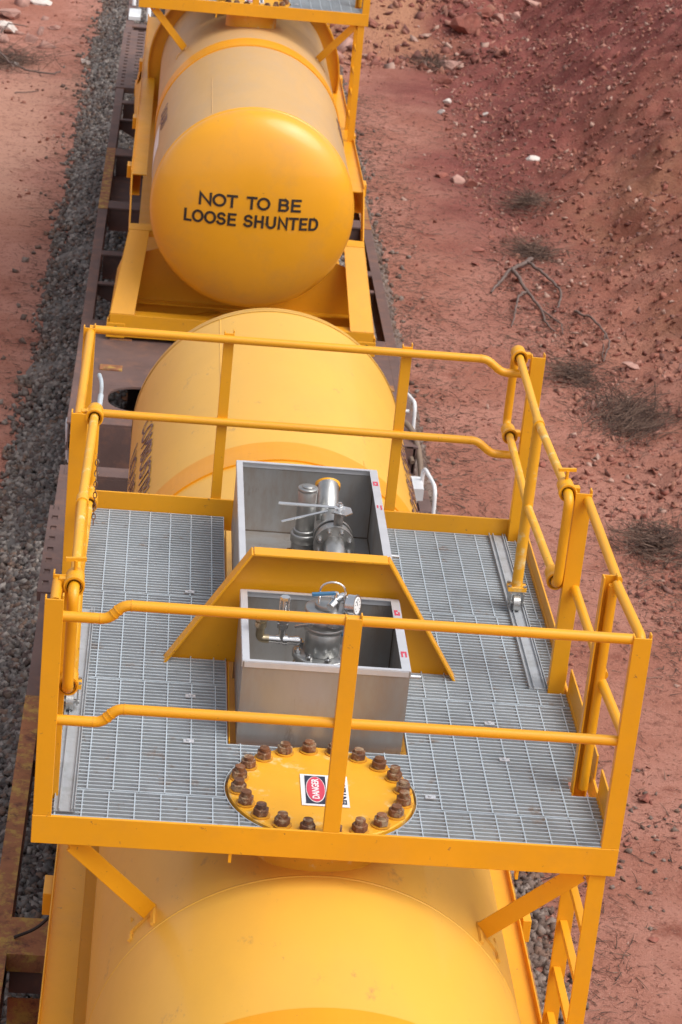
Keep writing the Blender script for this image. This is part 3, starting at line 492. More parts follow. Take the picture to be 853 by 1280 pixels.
# ------------------------------------------------------------------ tank containers
CX, CZ, R_ = 1.18, -1.18, .92
PW, PD = 2.33, 3.27                         # platform width, depth
def head_y(r, h, s): return s*h*max(0., 1-(min(r, R_)/R_)**2.25)**(1/2.25)
def container(y0, label, tank_y, fmat, end_near, bands, detail, ring=None, padring=None, yfn=0):
    t = thing('tank_container', (CX, y0, DZ+.02), label, 'tank container', 'yellow tank containers on the train')
    ty0, ty1 = tank_y; h = .34
    prof = []
    prof_h = [(R_*math.sin(a), 0) for a in np.linspace(0, math.pi/2, 28)]
    mb = MB(); mb.lathe((CX, 0, CZ), [(R_, ty0), (R_, ty0+.5)]+[(R_, y) for y in np.linspace(ty0+1, ty1-.5, 8)]+[(R_, ty1)], 'Y', 128)
    tank = mb.build('tank_shell', fmat, t)
    for yy, s, hm in ((ty0, -1, 'head'), (ty1, 1, fmat)):
        rr = [R_+.004]+[R_*math.sin(a) for a in np.linspace(math.pi/2, 0.03, 30)]+[.004]
        pr = [(r, yy+head_y(r, h, s)) for r in rr]; pr[0] = (R_+.004, yy-s*.05); pr.insert(1, (R_+.004, yy)); pr = pr[:-1]+[(.004, yy+s*h)]
        mb = MB(); mb.lathe((CX, 0, CZ), pr if s < 0 else pr, 'Y', 128); 
        if s < 0: mb.f = [f[::-1] for f in mb.f]
        mb.build('tank_head', hm, t)
    for b0, b1, dr in bands:
        mb = MB(); mb.lathe((CX, 0, CZ), [(R_-.01, b0), (R_+dr, b0), (R_+dr, b1), (R_-.01, b1)], 'Y', 128, False); mb.build('band', 'band', t)
    if padring:
        mb = MB(); mb.lathe((CX, 0, CZ), [(R_-.01, padring-.012), (R_+.002, padring-.006), (R_+.002, padring+.006), (R_-.01, padring+.012)], 'Y', 128); mb.build('weld_seam', fmat, t)
    # longitudinal weld seams
    for a, ya, yb in ((2.05, ty0+.1, ty0+1.5), (2.0, ty1-2.2, ty1-.05), (1.05, ty1-4, ty1-2.4)):
        mb = MB(); mb.tube([(CX+R_*math.cos(a), ya, CZ+R_*math.sin(a)), (CX+R_*math.cos(a), yb, CZ+R_*math.sin(a))], .004, 6); mb.build('weld_bead', fmat, t)
    if ring:
        n = 40; vo = []
        for k in range(n+1):
            a = math.radians(-10+200*k/n); c_, s_ = math.cos(a), math.sin(a)
            vo += [(CX+(R_)*c_, ring, CZ+(R_)*s_), (CX+(R_+.13)*c_, ring, CZ+(R_+.13)*s_), (CX+(R_+.13)*c_, ring+.014, CZ+(R_+.13)*s_), (CX+R_*c_, ring+.014, CZ+R_*s_),
                   (CX+(R_+.13)*c_, ring-.06, CZ+(R_+.13)*s_), (CX+(R_+.145)*c_, ring-.06, CZ+(R_+.145)*s_), (CX+(R_+.145)*c_, ring+.1, CZ+(R_+.145)*s_), (CX+(R_+.13)*c_, ring+.1, CZ+(R_+.13)*s_)]
        fs = []
        for k in range(n):
            for g in (0, 4):
                for i in range(4): p0 = k*8+g+i; p1 = k*8+g+(i+1) % 4; fs.append((p0, p1, p1+8, p0+8))
        mb = MB(); mb.add(vo, fs); mb.build('stiffening_ring', 'yellow', t)
    # side beams, legs and end frames
    zb = -1.33
    bL = (ty0+1.45 if end_near else ty0, ty1-1.5)
    for s in (-1, 1):
        def X_(x): return x if s < 0 else 2*CX-x
        mb = MB(); q = [(.055, zb+.035)] if False else [(.055, zb+.035), (.062, zb+.035), (.062, zb), (.207, zb), (.207, zb-.012), (.074, zb-.012), (.074, zb-.2), (.15, zb-.2), (.15, zb-.212), (.055, zb-.212)]
        mb.prism([(X_(x)-(.03 if s > 0 and not end_near else 0), bL[0], z) for x, z in q], (0, bL[1]-bL[0], 0)); mb.build('side_beam', 'yellow', t, .002)
        for yb in ((bL[0]+.35, bL[0]+2.3, bL[0]+5.0) if end_near else (1.62, -1.9)):
            mb = MB(); a, b = sorted((X_(.012), X_(.054))); mb.box((a, yb, zb-.14), (b, yb+.17, zb-.02)); mb.build('lashing_block', 'yellow', t, .004)
        for e, (ye, dy) in enumerate(((yfn, 1), (ty1-.75, -1))):
            if e == 0 and not end_near: continue
            a, b = X_(-.035), X_(.187); c_, d_ = X_(.08), X_(.275); zt = -1.62; th = .014
            yt = ye+dy*.62
            mb = MB(); mb.prism([(a, ye, -2.245), (b, ye, -2.245), (d_, yt, zt), (c_, yt, zt)], (0, dy*.012, -.012))
            mb.prism([(a, ye, -2.245), (c_, yt, zt), (c_, yt+dy*.05, zt-.02), (a, ye+dy*.35, -2.28)], ((.01 if s < 0 else -.01), 0, 0))
            mb.build('leg', 'yellow', t, .003)
            mb = MB(); mb.prism([(c_, yt, zt+.004), (X_(.34), yt, zt+.004), (X_(.34), yt+dy*.14, zt+.03), (c_, yt+dy*.14, zt+.02)], (0, 0, -.014)); mb.prism([(c_, yt, zt+.004), (X_(.34), yt, zt+.004), (X_(.34), yt, zt-.06), (c_, yt, zt-.06)], (0, dy*.01, 0)); mb.build('leg_cap', 'yellow', t, .003)
            mb = MB(); mb.prism([(c_, yt+dy*.1, zt), (X_(.06), bL[0] if e == 0 else bL[1], zb+.03), (X_(.06), bL[0] if e == 0 else bL[1], zb-.2), (c_, yt+dy*.1, zt-.25)], ((.012 if s < 0 else -.012), 0, 0))
            mb.prism([(X_(-.055), ye, -2.30), (c_, yt+dy*.1, -2.1), (c_, yt+dy*1.2, -2.1), (X_(-.02), ye+dy*1.9, -2.40), (X_(-.055), ye, -2.42)], ((.012 if s < 0 else -.012), 0, 0)); mb.build('side_plate', 'yellow', t, .002)
            # corner casting with slot
            x0, x1 = sorted((X_(-.06), X_(.11))); ya, yb = sorted((ye-dy*.006, ye+dy*.17)); mb = MB(); mb.box((x0, ya, -2.475), (x1, yb, -2.335)); mb.build('corner_casting', 'yellow', t, .006)
            xm = (x0+x1)/2; yf = ye-dy*.009; mb = MB(); q = [(xm+.022*math.cos(k), yf, -2.405+(.022*math.sin(k)+(.022 if math.sin(k) > 0 else -.022))) for k in np.linspace(0.01, 2*math.pi-.3, 16)]; mb.prism(q, (0, dy*.004, 0)); mb.build('casting_slot', 'dark', t)  # flat dark inset; the hollow's shade is put into its colour
    mb = MB(); mb.box((.15, (yfn+.65 if end_near else ty0), -2.40), (2.21, ty1-1.3, -2.38)); mb.build('gap_backing', 'yellow', t)  # added plate closing the gap beside the tank, set low to stay dark
    for e, (ye, dy) in enumerate(((yfn, 1), (ty1-.75, -1))):
        if e == 0 and not end_near: continue
        ya, yb = sorted((ye, ye+dy*.14)); mb = MB(); mb.box((-.035, ya, -2.465), (2.395, yb, -2.25)); mb.build('end_beam', 'yellow', t, .004)
        y2 = ye+dy*.62; ya, yb = sorted((y2, y2+dy*.012)); mb = MB(); mb.prism([(.12, ya, -2.44), (2.24, ya, -2.44), (2.2, ya, -1.85), (1.9, ya, -1.75), (1.5, ya, -2.1), (.86, ya, -2.1), (.46, ya, -1.75), (.16, ya, -1.85)], (0, .012, 0)); mb.build('bulkhead', 'yellow', t)
        ya, yb = sorted((y2-dy*.1, y2-dy*.005)); mb = MB(); mb.box((.12, ya, -2.30), (2.24, yb, -2.285)); mb.build('shelf_plate', 'yellow', t)
        for sx in (-1, 1): mb = MB(); mb.bar((CX+sx*.8, ye+dy*.14, -2.36), (CX+sx*.2, y2-dy*.02, -2.36), .08, .02); mb.build('brace', 'yellow', t)
        ya, yb = sorted((ye+dy*.14, y2)); mb = MB(); mb.box((.1, ya, -2.45), (2.26, yb, -2.44)); mb.build('floor_plate', 'yellow', t)
    # ---------------- platform
    Y0 = y0
    def Yp(y): return Y0+y
    pf = MB()
    pf.box((0, Yp(-.012), -.125), (PW, Yp(0), 0)); pf.box((.012, Yp(0), -.125), (PW-.012, Yp(.05), -.113)); 
    pf.box((.0, Yp(0), -.125), (.012, Yp(PD-.012), -.03)); pf.box((PW-.012, Yp(0), -.125), (PW, Yp(PD-.012), -.03)); pf.box((0, Yp(PD-.012), -.125), (PW, Yp(PD), .047))
    for xx in (.74, 1.56): pf.box((xx, Yp(0), -.12), (xx+.01, Yp(PD-.012), -.085))
    for yy in (.75, 1.45, 2.3): pf.box((.012, Yp(yy), -.12), (.74, Yp(yy+.05), -.085)); pf.box((1.57, Yp(yy), -.12), (PW-.012, Yp(yy+.05), -.085))
    plat = pf.build('platform_frame', 'yellow', t, .003)
    # grating
    hc = (1.155, .385, .40); GT = -.045
    holes = [(.775, 1.545, .76, 3.3), (.49, .80, 1.575, 1.61), (1.50, 1.81, 1.575, 1.61), (2.235, 2.4, 1.44, 1.60), (2.215, 2.4, .50, .66), (-.1, .085, 1.98, 2.14), (-.1, .09, .20, .36)]
    def cuts(y, a, b):
        iv = [(a, b)]
        hs_ = [(h0, h1) for h0, h1, ya, yb in holes if ya <= y <= yb]
        d = hc[2]**2-(y-hc[1])**2
        if d > 0: hs_.append((hc[0]-math.sqrt(d), hc[0]+math.sqrt(d)))
        for h0, h1 in hs_:
            nv = []
            for p, q in iv:
                if h1 <= p or h0 >= q: nv.append((p, q)); continue
                if h0 > p: nv.append((p, h0))
                if h1 < q: nv.append((h1, q))
            iv = nv
        return iv
    seams = [.012, .30, 1.31, 2.235, PD-.02] if detail else [.012, .30, 1.31, 2.235, PD-.02]
    for k in range(4):
        ya, yb = seams[k]+.004, seams[k+1]-.004
        for sd_, (xa, xb) in enumerate(((.014, CX-.02), (CX-.016, PW-.014))):
            bars = MB(); rods = MB(); y = ya+.01; n = int((yb-ya)/.0300); st = (yb-ya-.006)/n
            for i in range(n+1):
                y = ya+i*st
                for p, q in cuts(y, xa, xb):
                    if q-p > .01: bars.box((p, y, GT-.028), (q, y+.0085, GT))
            ox = .09+.007*((k*2+sd_) % 3)
            x = xa+ox-.02
            while x < xb-.01:
                yy = ya; seg = []; cur = None
                for i in range(n*2+1):
                    y = ya+i*st/2; inside = any(p <= x <= q for p, q in cuts(y, xa, xb))
                    if inside and cur is None: cur = y
                    if (not inside or i == n*2) and cur is not None: seg.append((cur, y)); cur = None
                for p, q in seg:
                    if q-p > .05: rods.box((x-.0026, p, GT-.004), (x+.0026, q, GT+.0012))
                x += .1045
            # edge banding on seams
            for y in (ya-.003, yb):
                for p, q in cuts(y, xa, xb):
                    if q-p > .02: bars.box((p, y, GT-.028), (q, y+.003, GT-.004))
            if bars.v: bars.build('grating_panel', 'galv', t)
            if rods.v: rods.build('grating_rods', 'galvrod', t)
    # banding round the openings
    mb = MB()
    for xx in (.770, 1.546): mb.box((xx, .76, GT-.03), (xx+.004, 3.24, GT+.001))
    mb.box((.77, .755, GT-.03), (1.55, .759, GT+.001)); n = 64
    for k in range(n):
        a0, a1 = 2*math.pi*k/n, 2*math.pi*(k+1)/n; r0, r1 = hc[2]-.005, hc[2]-.001
        if hc[1]+r1*math.sin(a0) < .02 or hc[1]+r1*math.sin(a0) > .75: continue
        mb.prism([(hc[0]+r0*math.cos(a0), hc[1]+r0*math.sin(a0), GT-.03), (hc[0]+r1*math.cos(a0), hc[1]+r1*math.sin(a0), GT-.03), (hc[0]+r1*math.cos(a1), hc[1]+r1*math.sin(a1), GT-.03), (hc[0]+r0*math.cos(a1), hc[1]+r0*math.sin(a1), GT-.03)], (0, 0, .031))
    mb.build('opening_edging', 'galv', t)
    for cx_, cy_ in ((.605, 2.28), (.615, 1.18), (.61, .76), (1.93, 1.1), (1.96, .77), (1.52+.09, .40)):
        mb = MB(); mb.box((cx_-.022, cy_-.014, GT+.002), (cx_+.022, cy_+.014, GT+.006)); mb.cyl((cx_, cy_, GT+.006), (cx_, cy_, GT+.012), .009, 8); mb.build('grating_clip', 'rim', t)
    # gate tracks
    for xa, ya, yb in ((.078, .10, 2.0), (2.150, 1.47, 3.24)):
        mb = MB(); mb.box((xa, ya, GT+.003), (xa+.085, yb, GT+.007)); 
        for xx in (xa, xa+.020, xa+.070, xa+.081): mb.box((xx, ya, GT+.007), (xx+.004, yb, GT+.019))
        mb.build('gate_track', 'track', t)
    # posts: channel with the web towards the camera
    H = .93
    def post(x, y, w, zb_, zt, dp=.038, web=-1):
        mb = MB(); yw = y if web < 0 else y+dp-.007; mb.box((x, yw, zb_), (x+w, yw+.007, zt)); a = y+.007 if web < 0 else y
        mb.box((x, a, zb_), (x+.007, a+dp-.007, zt+.004)); mb.box((x+w-.007, a, zb_), (x+w, a+dp-.007, zt+.014)); return mb.build('post', 'yellow', t, .002)
    post(.002, -.010, .072, 0, H); post(PW-.072, -.010, .072, 0, H); post(1.143, -.010, .066, 0, H)
    post(.02, .22, .07, GT-.06, H, .045); post(.0, 2.0, .075, GT-.06, H, .05)
    post(2.222, .54, .062, GT-.06, H, .05, 1); post(2.235, 1.46, .075, GT-.06, H, .045)
    post(2.248, 3.20, .07, GT-.04, H+.03, .05); post(.0, PD-.05, .06, GT-.04, H, .04)
    post(.70, PD+.002, .052, -.1, H+.01, .035); post(1.60, PD+.002, .052, -.1, H+.01, .035)
    mb = MB(); mb.cyl((2.268, .555, -.04), (2.268, .555, H-.03), .021, 14); mb.build('post_tube', 'yellow', t)
    # toe boards
    for a, b in (((PW-.008, .09, 0-.04), (PW, .50, .085)), ((PW-.008, .62, -.04), (PW, 1.44, .085)), ((PW-.008, 1.55, -.04), (PW, PD, .045)), ((0, .3, -.04), (.008, 1.95, .045)), ((0, 2.1, -.04), (.008, PD, .085))):
        if a[0] > 2 and b[1] == PD: pass
        mb = MB(); mb.box(a, b); mb.build('toe_board', 'yellow', t, .001)
    # fixed rails
    r = .021
    def rail(pts, rad=.05, rr=r, name='rail', m='yellow', welds=True):
        mb = MB(); mb.tube(arc(pts, rad), rr, 16)
        if welds:
            for i in range(1, len(pts)-1):
                b = Vector(pts[i])
                for q in (pts[i-1], pts[i+1]):
                    d = (Vector(q)-b); 
                    if d.length > rad*1.2: d.normalize(); c = b+d*min(rad, .03+.0); mb.cyl(c-d*.002, c+d*.002, rr*1.10, 16)
        return mb.build(name, m, t)
    for zt, zl in ((.912, .850), (.470, .408)):
        rail([(.068, .019, zl), (.245, .019, zl), (.300, .019, zt), (PW-.066, .019, zt)], .03)
        rail([(.03, PD-.01, zt), (2.03, PD-.01, zt), (2.115, PD-.01, zt-.065), (2.27, PD-.01, zt-.065)], .03)
    for z in (.905, .46): rail([(.035, 2.03, z), (.035, PD-.03, z)], .02)
    rail([(.04, .03, .90), (.04, .22, .90)], .02); rail([(.04, .03, .46), (.04, .22, .46)], .02)
    for z in (.90, .47): rail([(2.292, 1.48, z), (2.292, .60, z)], .02)
    rail([(2.280, .55, .905), (2.300, .045, .905), (2.300, .045, .78)], .05, welds=False); rail([(2.280, .55, .46), (2.300, .03, .46)], .02)
    # sliding gates in sleeves
    def gate(xg, ya, yb, sx, yc, kink):
        g = MB(); zt, zm = .915, .49
        g.tube([(xg, ya, zt), (xg+kink, yc, zt), (xg, yb, zt)], r*.95, 16); g.tube([(xg, ya, zm), (xg+kink, yc, zm), (xg, yb, zm)], r*.95, 16)
        g.cyl((xg+kink, yc-.03, zt), (xg+kink, yc+.03, zt), r*1.25, 16); g.tube([(xg+kink, yc, zt), (xg+kink, yc, .075)], r*1.28, 16)
        g.box((xg+kink-.045, yc-.035, .055), (xg+kink+.045, yc+.035, .075)); go_ = g.build('sliding_gate', 'gate', t, 0)
        g = MB(); x_ = xg+kink
        for dx in (-.034, .028): g.box((x_+dx, yc-.06, -.01), (x_+dx+.006, yc+.03, .052))
        g.cyl((x_-.016, yc-.04, .0), (x_+.016, yc-.04, .0), .040, 24); g.cyl((x_-.040, yc-.04, .0), (x_+.040, yc-.04, .0), .010, 10); g.box((x_-.036, yc-.035, .045), (x_+.036, yc+.035, .055))
        for a_ in (-.036, .036):
            for b_ in (-.025, .025): g.hexa((x_+a_, yc+b_, .075), .009, .008)
        g.build('castor_wheel', 'valve', go_)
        # end loops on the fixed posts
        for yy, s in ((ya, -1), (yb, 1)):
            l_ = MB(); yo = yy+s*.11; l_.tube(arc([(xg, yy, zt), (xg, yo, zt), (xg, yo, zm), (xg, yy, zm)], .05), r*1.05, 16)
            l_.build('gate_loop', 'yellow', t)
            for z in (zt, zm):
                l_ = MB(); l_.lathe((xg, yy, z), [(r*1.3, -.055), (r*1.75, -.055), (r*1.75, .045), (r*1.5, .055), (r*1.3, .055)], 'Y', 24); l_.cyl((xg, yy-.062, z), (xg, yy-.055, z), r*1.5, 20) if False else None
                l_.lathe((xg, yy, z), [(r*1.62, -.063), (r*1.95, -.063), (r*1.95, -.035), (r*1.62, -.035)], 'Y', 24, False)
                l_.box((xg+(.02 if sx > 0 else -.06), yy-.02, z-.012), (xg+(.06 if sx > 0 else -.02), yy+.02, z+.012)); l_.build('sleeve', 'yellow', t)
        # locking screw with T handle
        l_ = MB(); yk = ya+.02; l_.cyl((xg, yk, zt+.03), (xg, yk, zt+.075), .008, 8); l_.bar((xg-.04, yk, zt+.078), (xg+.04, yk+.012, zt+.078), .014, .014); l_.build('locking_screw', 'yellow', t)
        # chain
        l_ = MB(); yk = yc+.06 if sx > 0 else yb-.35; x_ = xg-.03*sx if sx > 0 else xg+.03
        for i in range(13):
            c = Vector((x_, yk, .84-i*.026)); a = [(c+Vector(((.008*math.cos(q) if i % 2 else 0), (0 if i % 2 else .008*math.cos(q)), .016*math.sin(q)))) for q in np.linspace(0, 2*math.pi, 9)]; l_.tube(a, .0025, 6, False)
        l_.build('chain', 'bolt', t)
    gate(2.205, 1.55, 3.36, 1, 2.36, -.022); gate(.105, .21, 2.06, -1, 1.02, -.008)
    if detail:
        mb = MB(); mb.tube(arc([(.125, 2.17, .96), (.125, 2.19, 1.02), (.11, 2.26, 1.03)], .03), .010, 10); mb.cyl((.122, 2.12, .93), (.125, 2.17, .965), .013, 10); mb.build('hasp', 'galv', t)
    for xx, s in ((.26, 1), (2.2, 1)): pass
    # corner struts down to the tank with their pads
    for s in (-1, 1):
        def X_(x): return x if s < 0 else 2*CX-x
        mb = MB(); mb.bar((X_(.165), .03, -.14), (X_(.49), .22, -.55), .075, .012, (0, -1, 0.6)); mb.bar((X_(.135), .04, -.14), (X_(.46), .23, -.55), .012, .06, (0, -1, .6)); mb.build('strut', 'yellow', t, .002)
        a0 = math.atan2(-.60-CZ, .46-CX); mb = MB()
        for da, db, ya, yb in ((-.085, -.065, .16, .32), (-.065, .065, .21, .27), (.065, .085, .12, .27)):
            vs = []
            for k in range(5):
                a = a0-(da+(db-da)*k/4)
                a = a if s < 0 else math.pi-a
                for rr_ in (R_-.003, R_+.012):
                    for y in (ya, yb): vs.append((CX+rr_*math.cos(a), y, CZ+rr_*math.sin(a)))
            fs = []
            for k in range(4):
                b = k*4; 
                for (i, j) in ((0, 1), (1, 3), (3, 2), (2, 0)): fs.append((b+i, b+j, b+4+j, b+4+i))
            fs += [(0, 2, 3, 1), (16, 17, 19, 18)]
            mb.add(vs, fs)
        mb.build('strut_pad', fmat, t)
    for xx in (.78, 1.93): mb = MB(); mb.box((xx, -.008, -.165), (xx+.012, .03, -.125)); mb.build('tab', 'yellow', t)
    # ladder down the right side
    la = lambda z: 2.262-.012*(z/2.2)
    for yy in (.0, .50):
        mb = MB(); mb.bar((la(-.12)+.005*0, yy+.035, -.12), (la(-2.2), yy+.035, -2.2), .068, .02, (1, 0, 0)) if False else mb.prism([(la(-.12)-.034, yy, -.126), (la(-.12)+.034, yy, -.126), (la(-.12)+.034, yy+.014, -.126), (la(-.12)-.034, yy+.014, -.126)], (la(-2.2)-la(-.12), 0, -2.08)); mb.build('ladder_stile', 'yellow', t, .002)
    for k in range(9):
        z = -.20-.232*k; mb = MB(); mb.box((la(z)-.022, .014, z-.014), (la(z)+.010, .50, z+.014)); mb.build('ladder_rung', 'yellow', t, .002)
    # manhole cover
    hx, hy, hz, hr = 1.155, .385, -.035, .383
    mb = MB(); mb.lathe((hx, hy, hz), [(.001, 0), (hr-.006, 0), (hr, -.004), (hr, -.034), (hr-.01, -.036), (hr-.01, -.042), (hr, -.044), (hr, -.078), (hr-.03, -.082), (.26, -.082), (.26, -.30)], 'Z', 96); mb.f = [f[::-1] for f in mb.f]
    mb.sm = [False]*len(mb.sm); hat = mb.build('manhole_cover', 'gate', t)
    for k in range(20):
        a = 2*math.pi*(k+.35)/20; x, y = hx+.342*math.cos(a), hy+.342*math.sin(a); mb = MB(); mb.hexa((x, y, hz+.006), .033, .029, a+random.random()); mb.cyl((x, y, hz+.035), (x, y, hz+random.uniform(.044, .058)), .021, 12); o = mb.build('bolt', 'bolt', hat, .003)
        mb = MB(); mb.cyl((x, y, hz), (x, y, hz+.006), .040, 20); mb.build('washer', 'washer', hat)
    # danger sign, turned a quarter so that it reads from the left
    sg = lambda u, v, w: (1.17+u, hy+.0+v, hz+.004+w)
    mb = MB(); mb.box(sg(-.098, -.130, -.002), sg(.098, .130, 0)); sgn = mb.build('danger_sign', 'label', hat, .0005)
    mb = MB(); mb.box(sg(-.080, -.116, .0005), sg(.006, .116, .0015)); mb.build('sign_panel', 'navy', hat)
    ov = lambda r0, r1, z0, m: (lambda q: (q.prism([sg(-.037+r0*math.cos(a), r1*math.sin(a), z0) for a in np.linspace(0, 2*math.pi, 33)[:-1]], (0, 0, .001)), q.build('sign_oval', m, hat)))(MB())
    ov(.0405, .108, .002, 'label'); ov(.0375, .103, .0035, 'red')
    text('DANGER', 'lettering', .040, 'label', hat, lambda x, y, z: sg(-.037-y, x*1.12, .0052+z*.3), .92, .0010)
    text('ENTER', 'lettering', .034, 'navy', hat, lambda x, y, z: sg(.076-y, x*1.6-.03, .0012+z*.3), 1.0, .0012)
    # bridge plate over the boxes
    yb = 1.585; mb = MB(); mb.prism([(.502, yb, -.06), (1.808, yb, -.06), (1.808, yb, -.05), (1.46, yb, .497), (.85, yb, .497), (.502, yb, -.05)], (0, .012, 0))
    mb.prism([(.855, yb-.07, .50), (1.455, yb-.07, .50), (1.455, yb+.012, .50), (.855, yb+.012, .50)], (0, 0, .012))
    for s in (-1, 1):
        def X2(x): return x if s < 0 else 2*1.155-x
        mb.prism([(X2(.50), yb-.07, -.06), (X2(.855), yb-.07, .505), (X2(.855), yb+.012, .505), (X2(.50), yb+.012, -.06)], ((-.010 if s < 0 else .010), 0, .006))
    mb.build('bridge_plate', 'yellow', t, .003)
    # stainless spill boxes
    def sbox(ya, yb, zb_):
        xa, xb, zt, th = .812, 1.520, .32, .006
        mb = MB(); mb.box((xa, ya, zb_), (xb, yb, zb_+th)); mb.box((xa, ya, zb_+th), (xa+th, yb, zt)); mb.box((xb-th, ya, zb_+th), (xb, yb, zt)); mb.box((xa+th, ya, zb_+th), (xb-th, ya+th, zt)); mb.box((xa+th, yb-th, zb_+th), (xb-th, yb, zt)); mb.box((xa+.002, ya+.001, zb_-.12), (xb-.002, ya+.005, zb_)); bx_ = mb.build('spill_box', 'steel', t)
        mb = MB(); e = .007
        for p_ in ([(xa+e, yb-e, zb_+e), (xb-e, yb-e, zb_+e)], [(xa+e, ya+e, zb_+e), (xa+e, yb-e, zb_+e)], [(xb-e, ya+e, zb_+e), (xb-e, yb-e, zb_+e)], [(xb-e, yb-e, zb_+e), (xb-e, yb-e, zt-.03)], [(xa+e, yb-e, zb_+e), (xa+e, yb-e, zt-.03)]): mb.tube(p_, .0045, 6)
        mb.build('corner_weld', 'weldburn', bx_)
        mb = MB(); w = .036; mb.box((xa-.002, ya, zt), (xa+w-.008, yb, zt+.004)); mb.box((xb-w, ya, zt), (xb+.002, yb, zt+.004)); mb.box((xa+w-.008, yb-.02, zt+.0005), (xb-w, yb+.002, zt+.004)); mb.box((xa+w-.008, ya-.002, zt+.0005), (xb-w, ya+.018, zt+.004))
        mb.box((xa+.006, ya-.004, zt-.024), (xb-.006, ya-.001, zt)); mb.box((xa-.004, ya, zt-.024), (xa-.001, yb, zt)); mb.box((xb+.001, ya, zt-.024), (xb+.004, yb, zt)); mb.box((xa+.006, yb-.010, zt-.026), (xb-.006, yb-.0065, zt)); mb.build('box_rim', 'rim', bx_)
        return bx_
    bA = sbox(1.66, 3.12, -.06); bB = sbox(.82, 1.545, -.06)
    mb = MB(); mb.box((.781, .80, -.20), (.786, 3.1, -.05)); mb.build('opening_liner', 'yellow', t)
    for bx, ys_ in ((bA, (2.93, 2.62, 1.98)), (bB, (1.40, .98))):
        for yy in ys_:
            mb = MB(); c = (1.503, yy, .3245)
            for i in range(3):
                for j in range(3):
                    if (i, j) != (1, 1) and random.random() < .85: mb.box((c[0]-.012+i*.0085, c[1]-.028+j*.019, c[2]), (c[0]-.0045+i*.0085, c[1]-.012+j*.019, c[2]+.001))
            mb.build('red_mark', 'red', bx)
    mb = MB(); mb.cyl((1.52, .90, .26), (1.575, .90, .26), .010, 10); mb.build('drain_stub', 'chrome', bB); mb = MB(); mb.cyl((1.52, 2.18, .26), (1.575, 2.18, .26), .008, 10); mb.build('drain_stub', 'chrome', bA)
    if detail: valves(bA, bB)
    return t
def cyls(mb, x, y, segs, n=24):   # stacked vertical cylinders: (r, z0, z1)
    for r, a, b in segs: mb.lathe((x, y, 0), [(.0005, a), (r*.96, a), (r, a+.003), (r, b-.003), (r*.96, b), (.0005, b)], 'Z', n)
    mb.f = mb.f
def flip(mb): mb.f = [f[::-1] for f in mb.f]; return mb
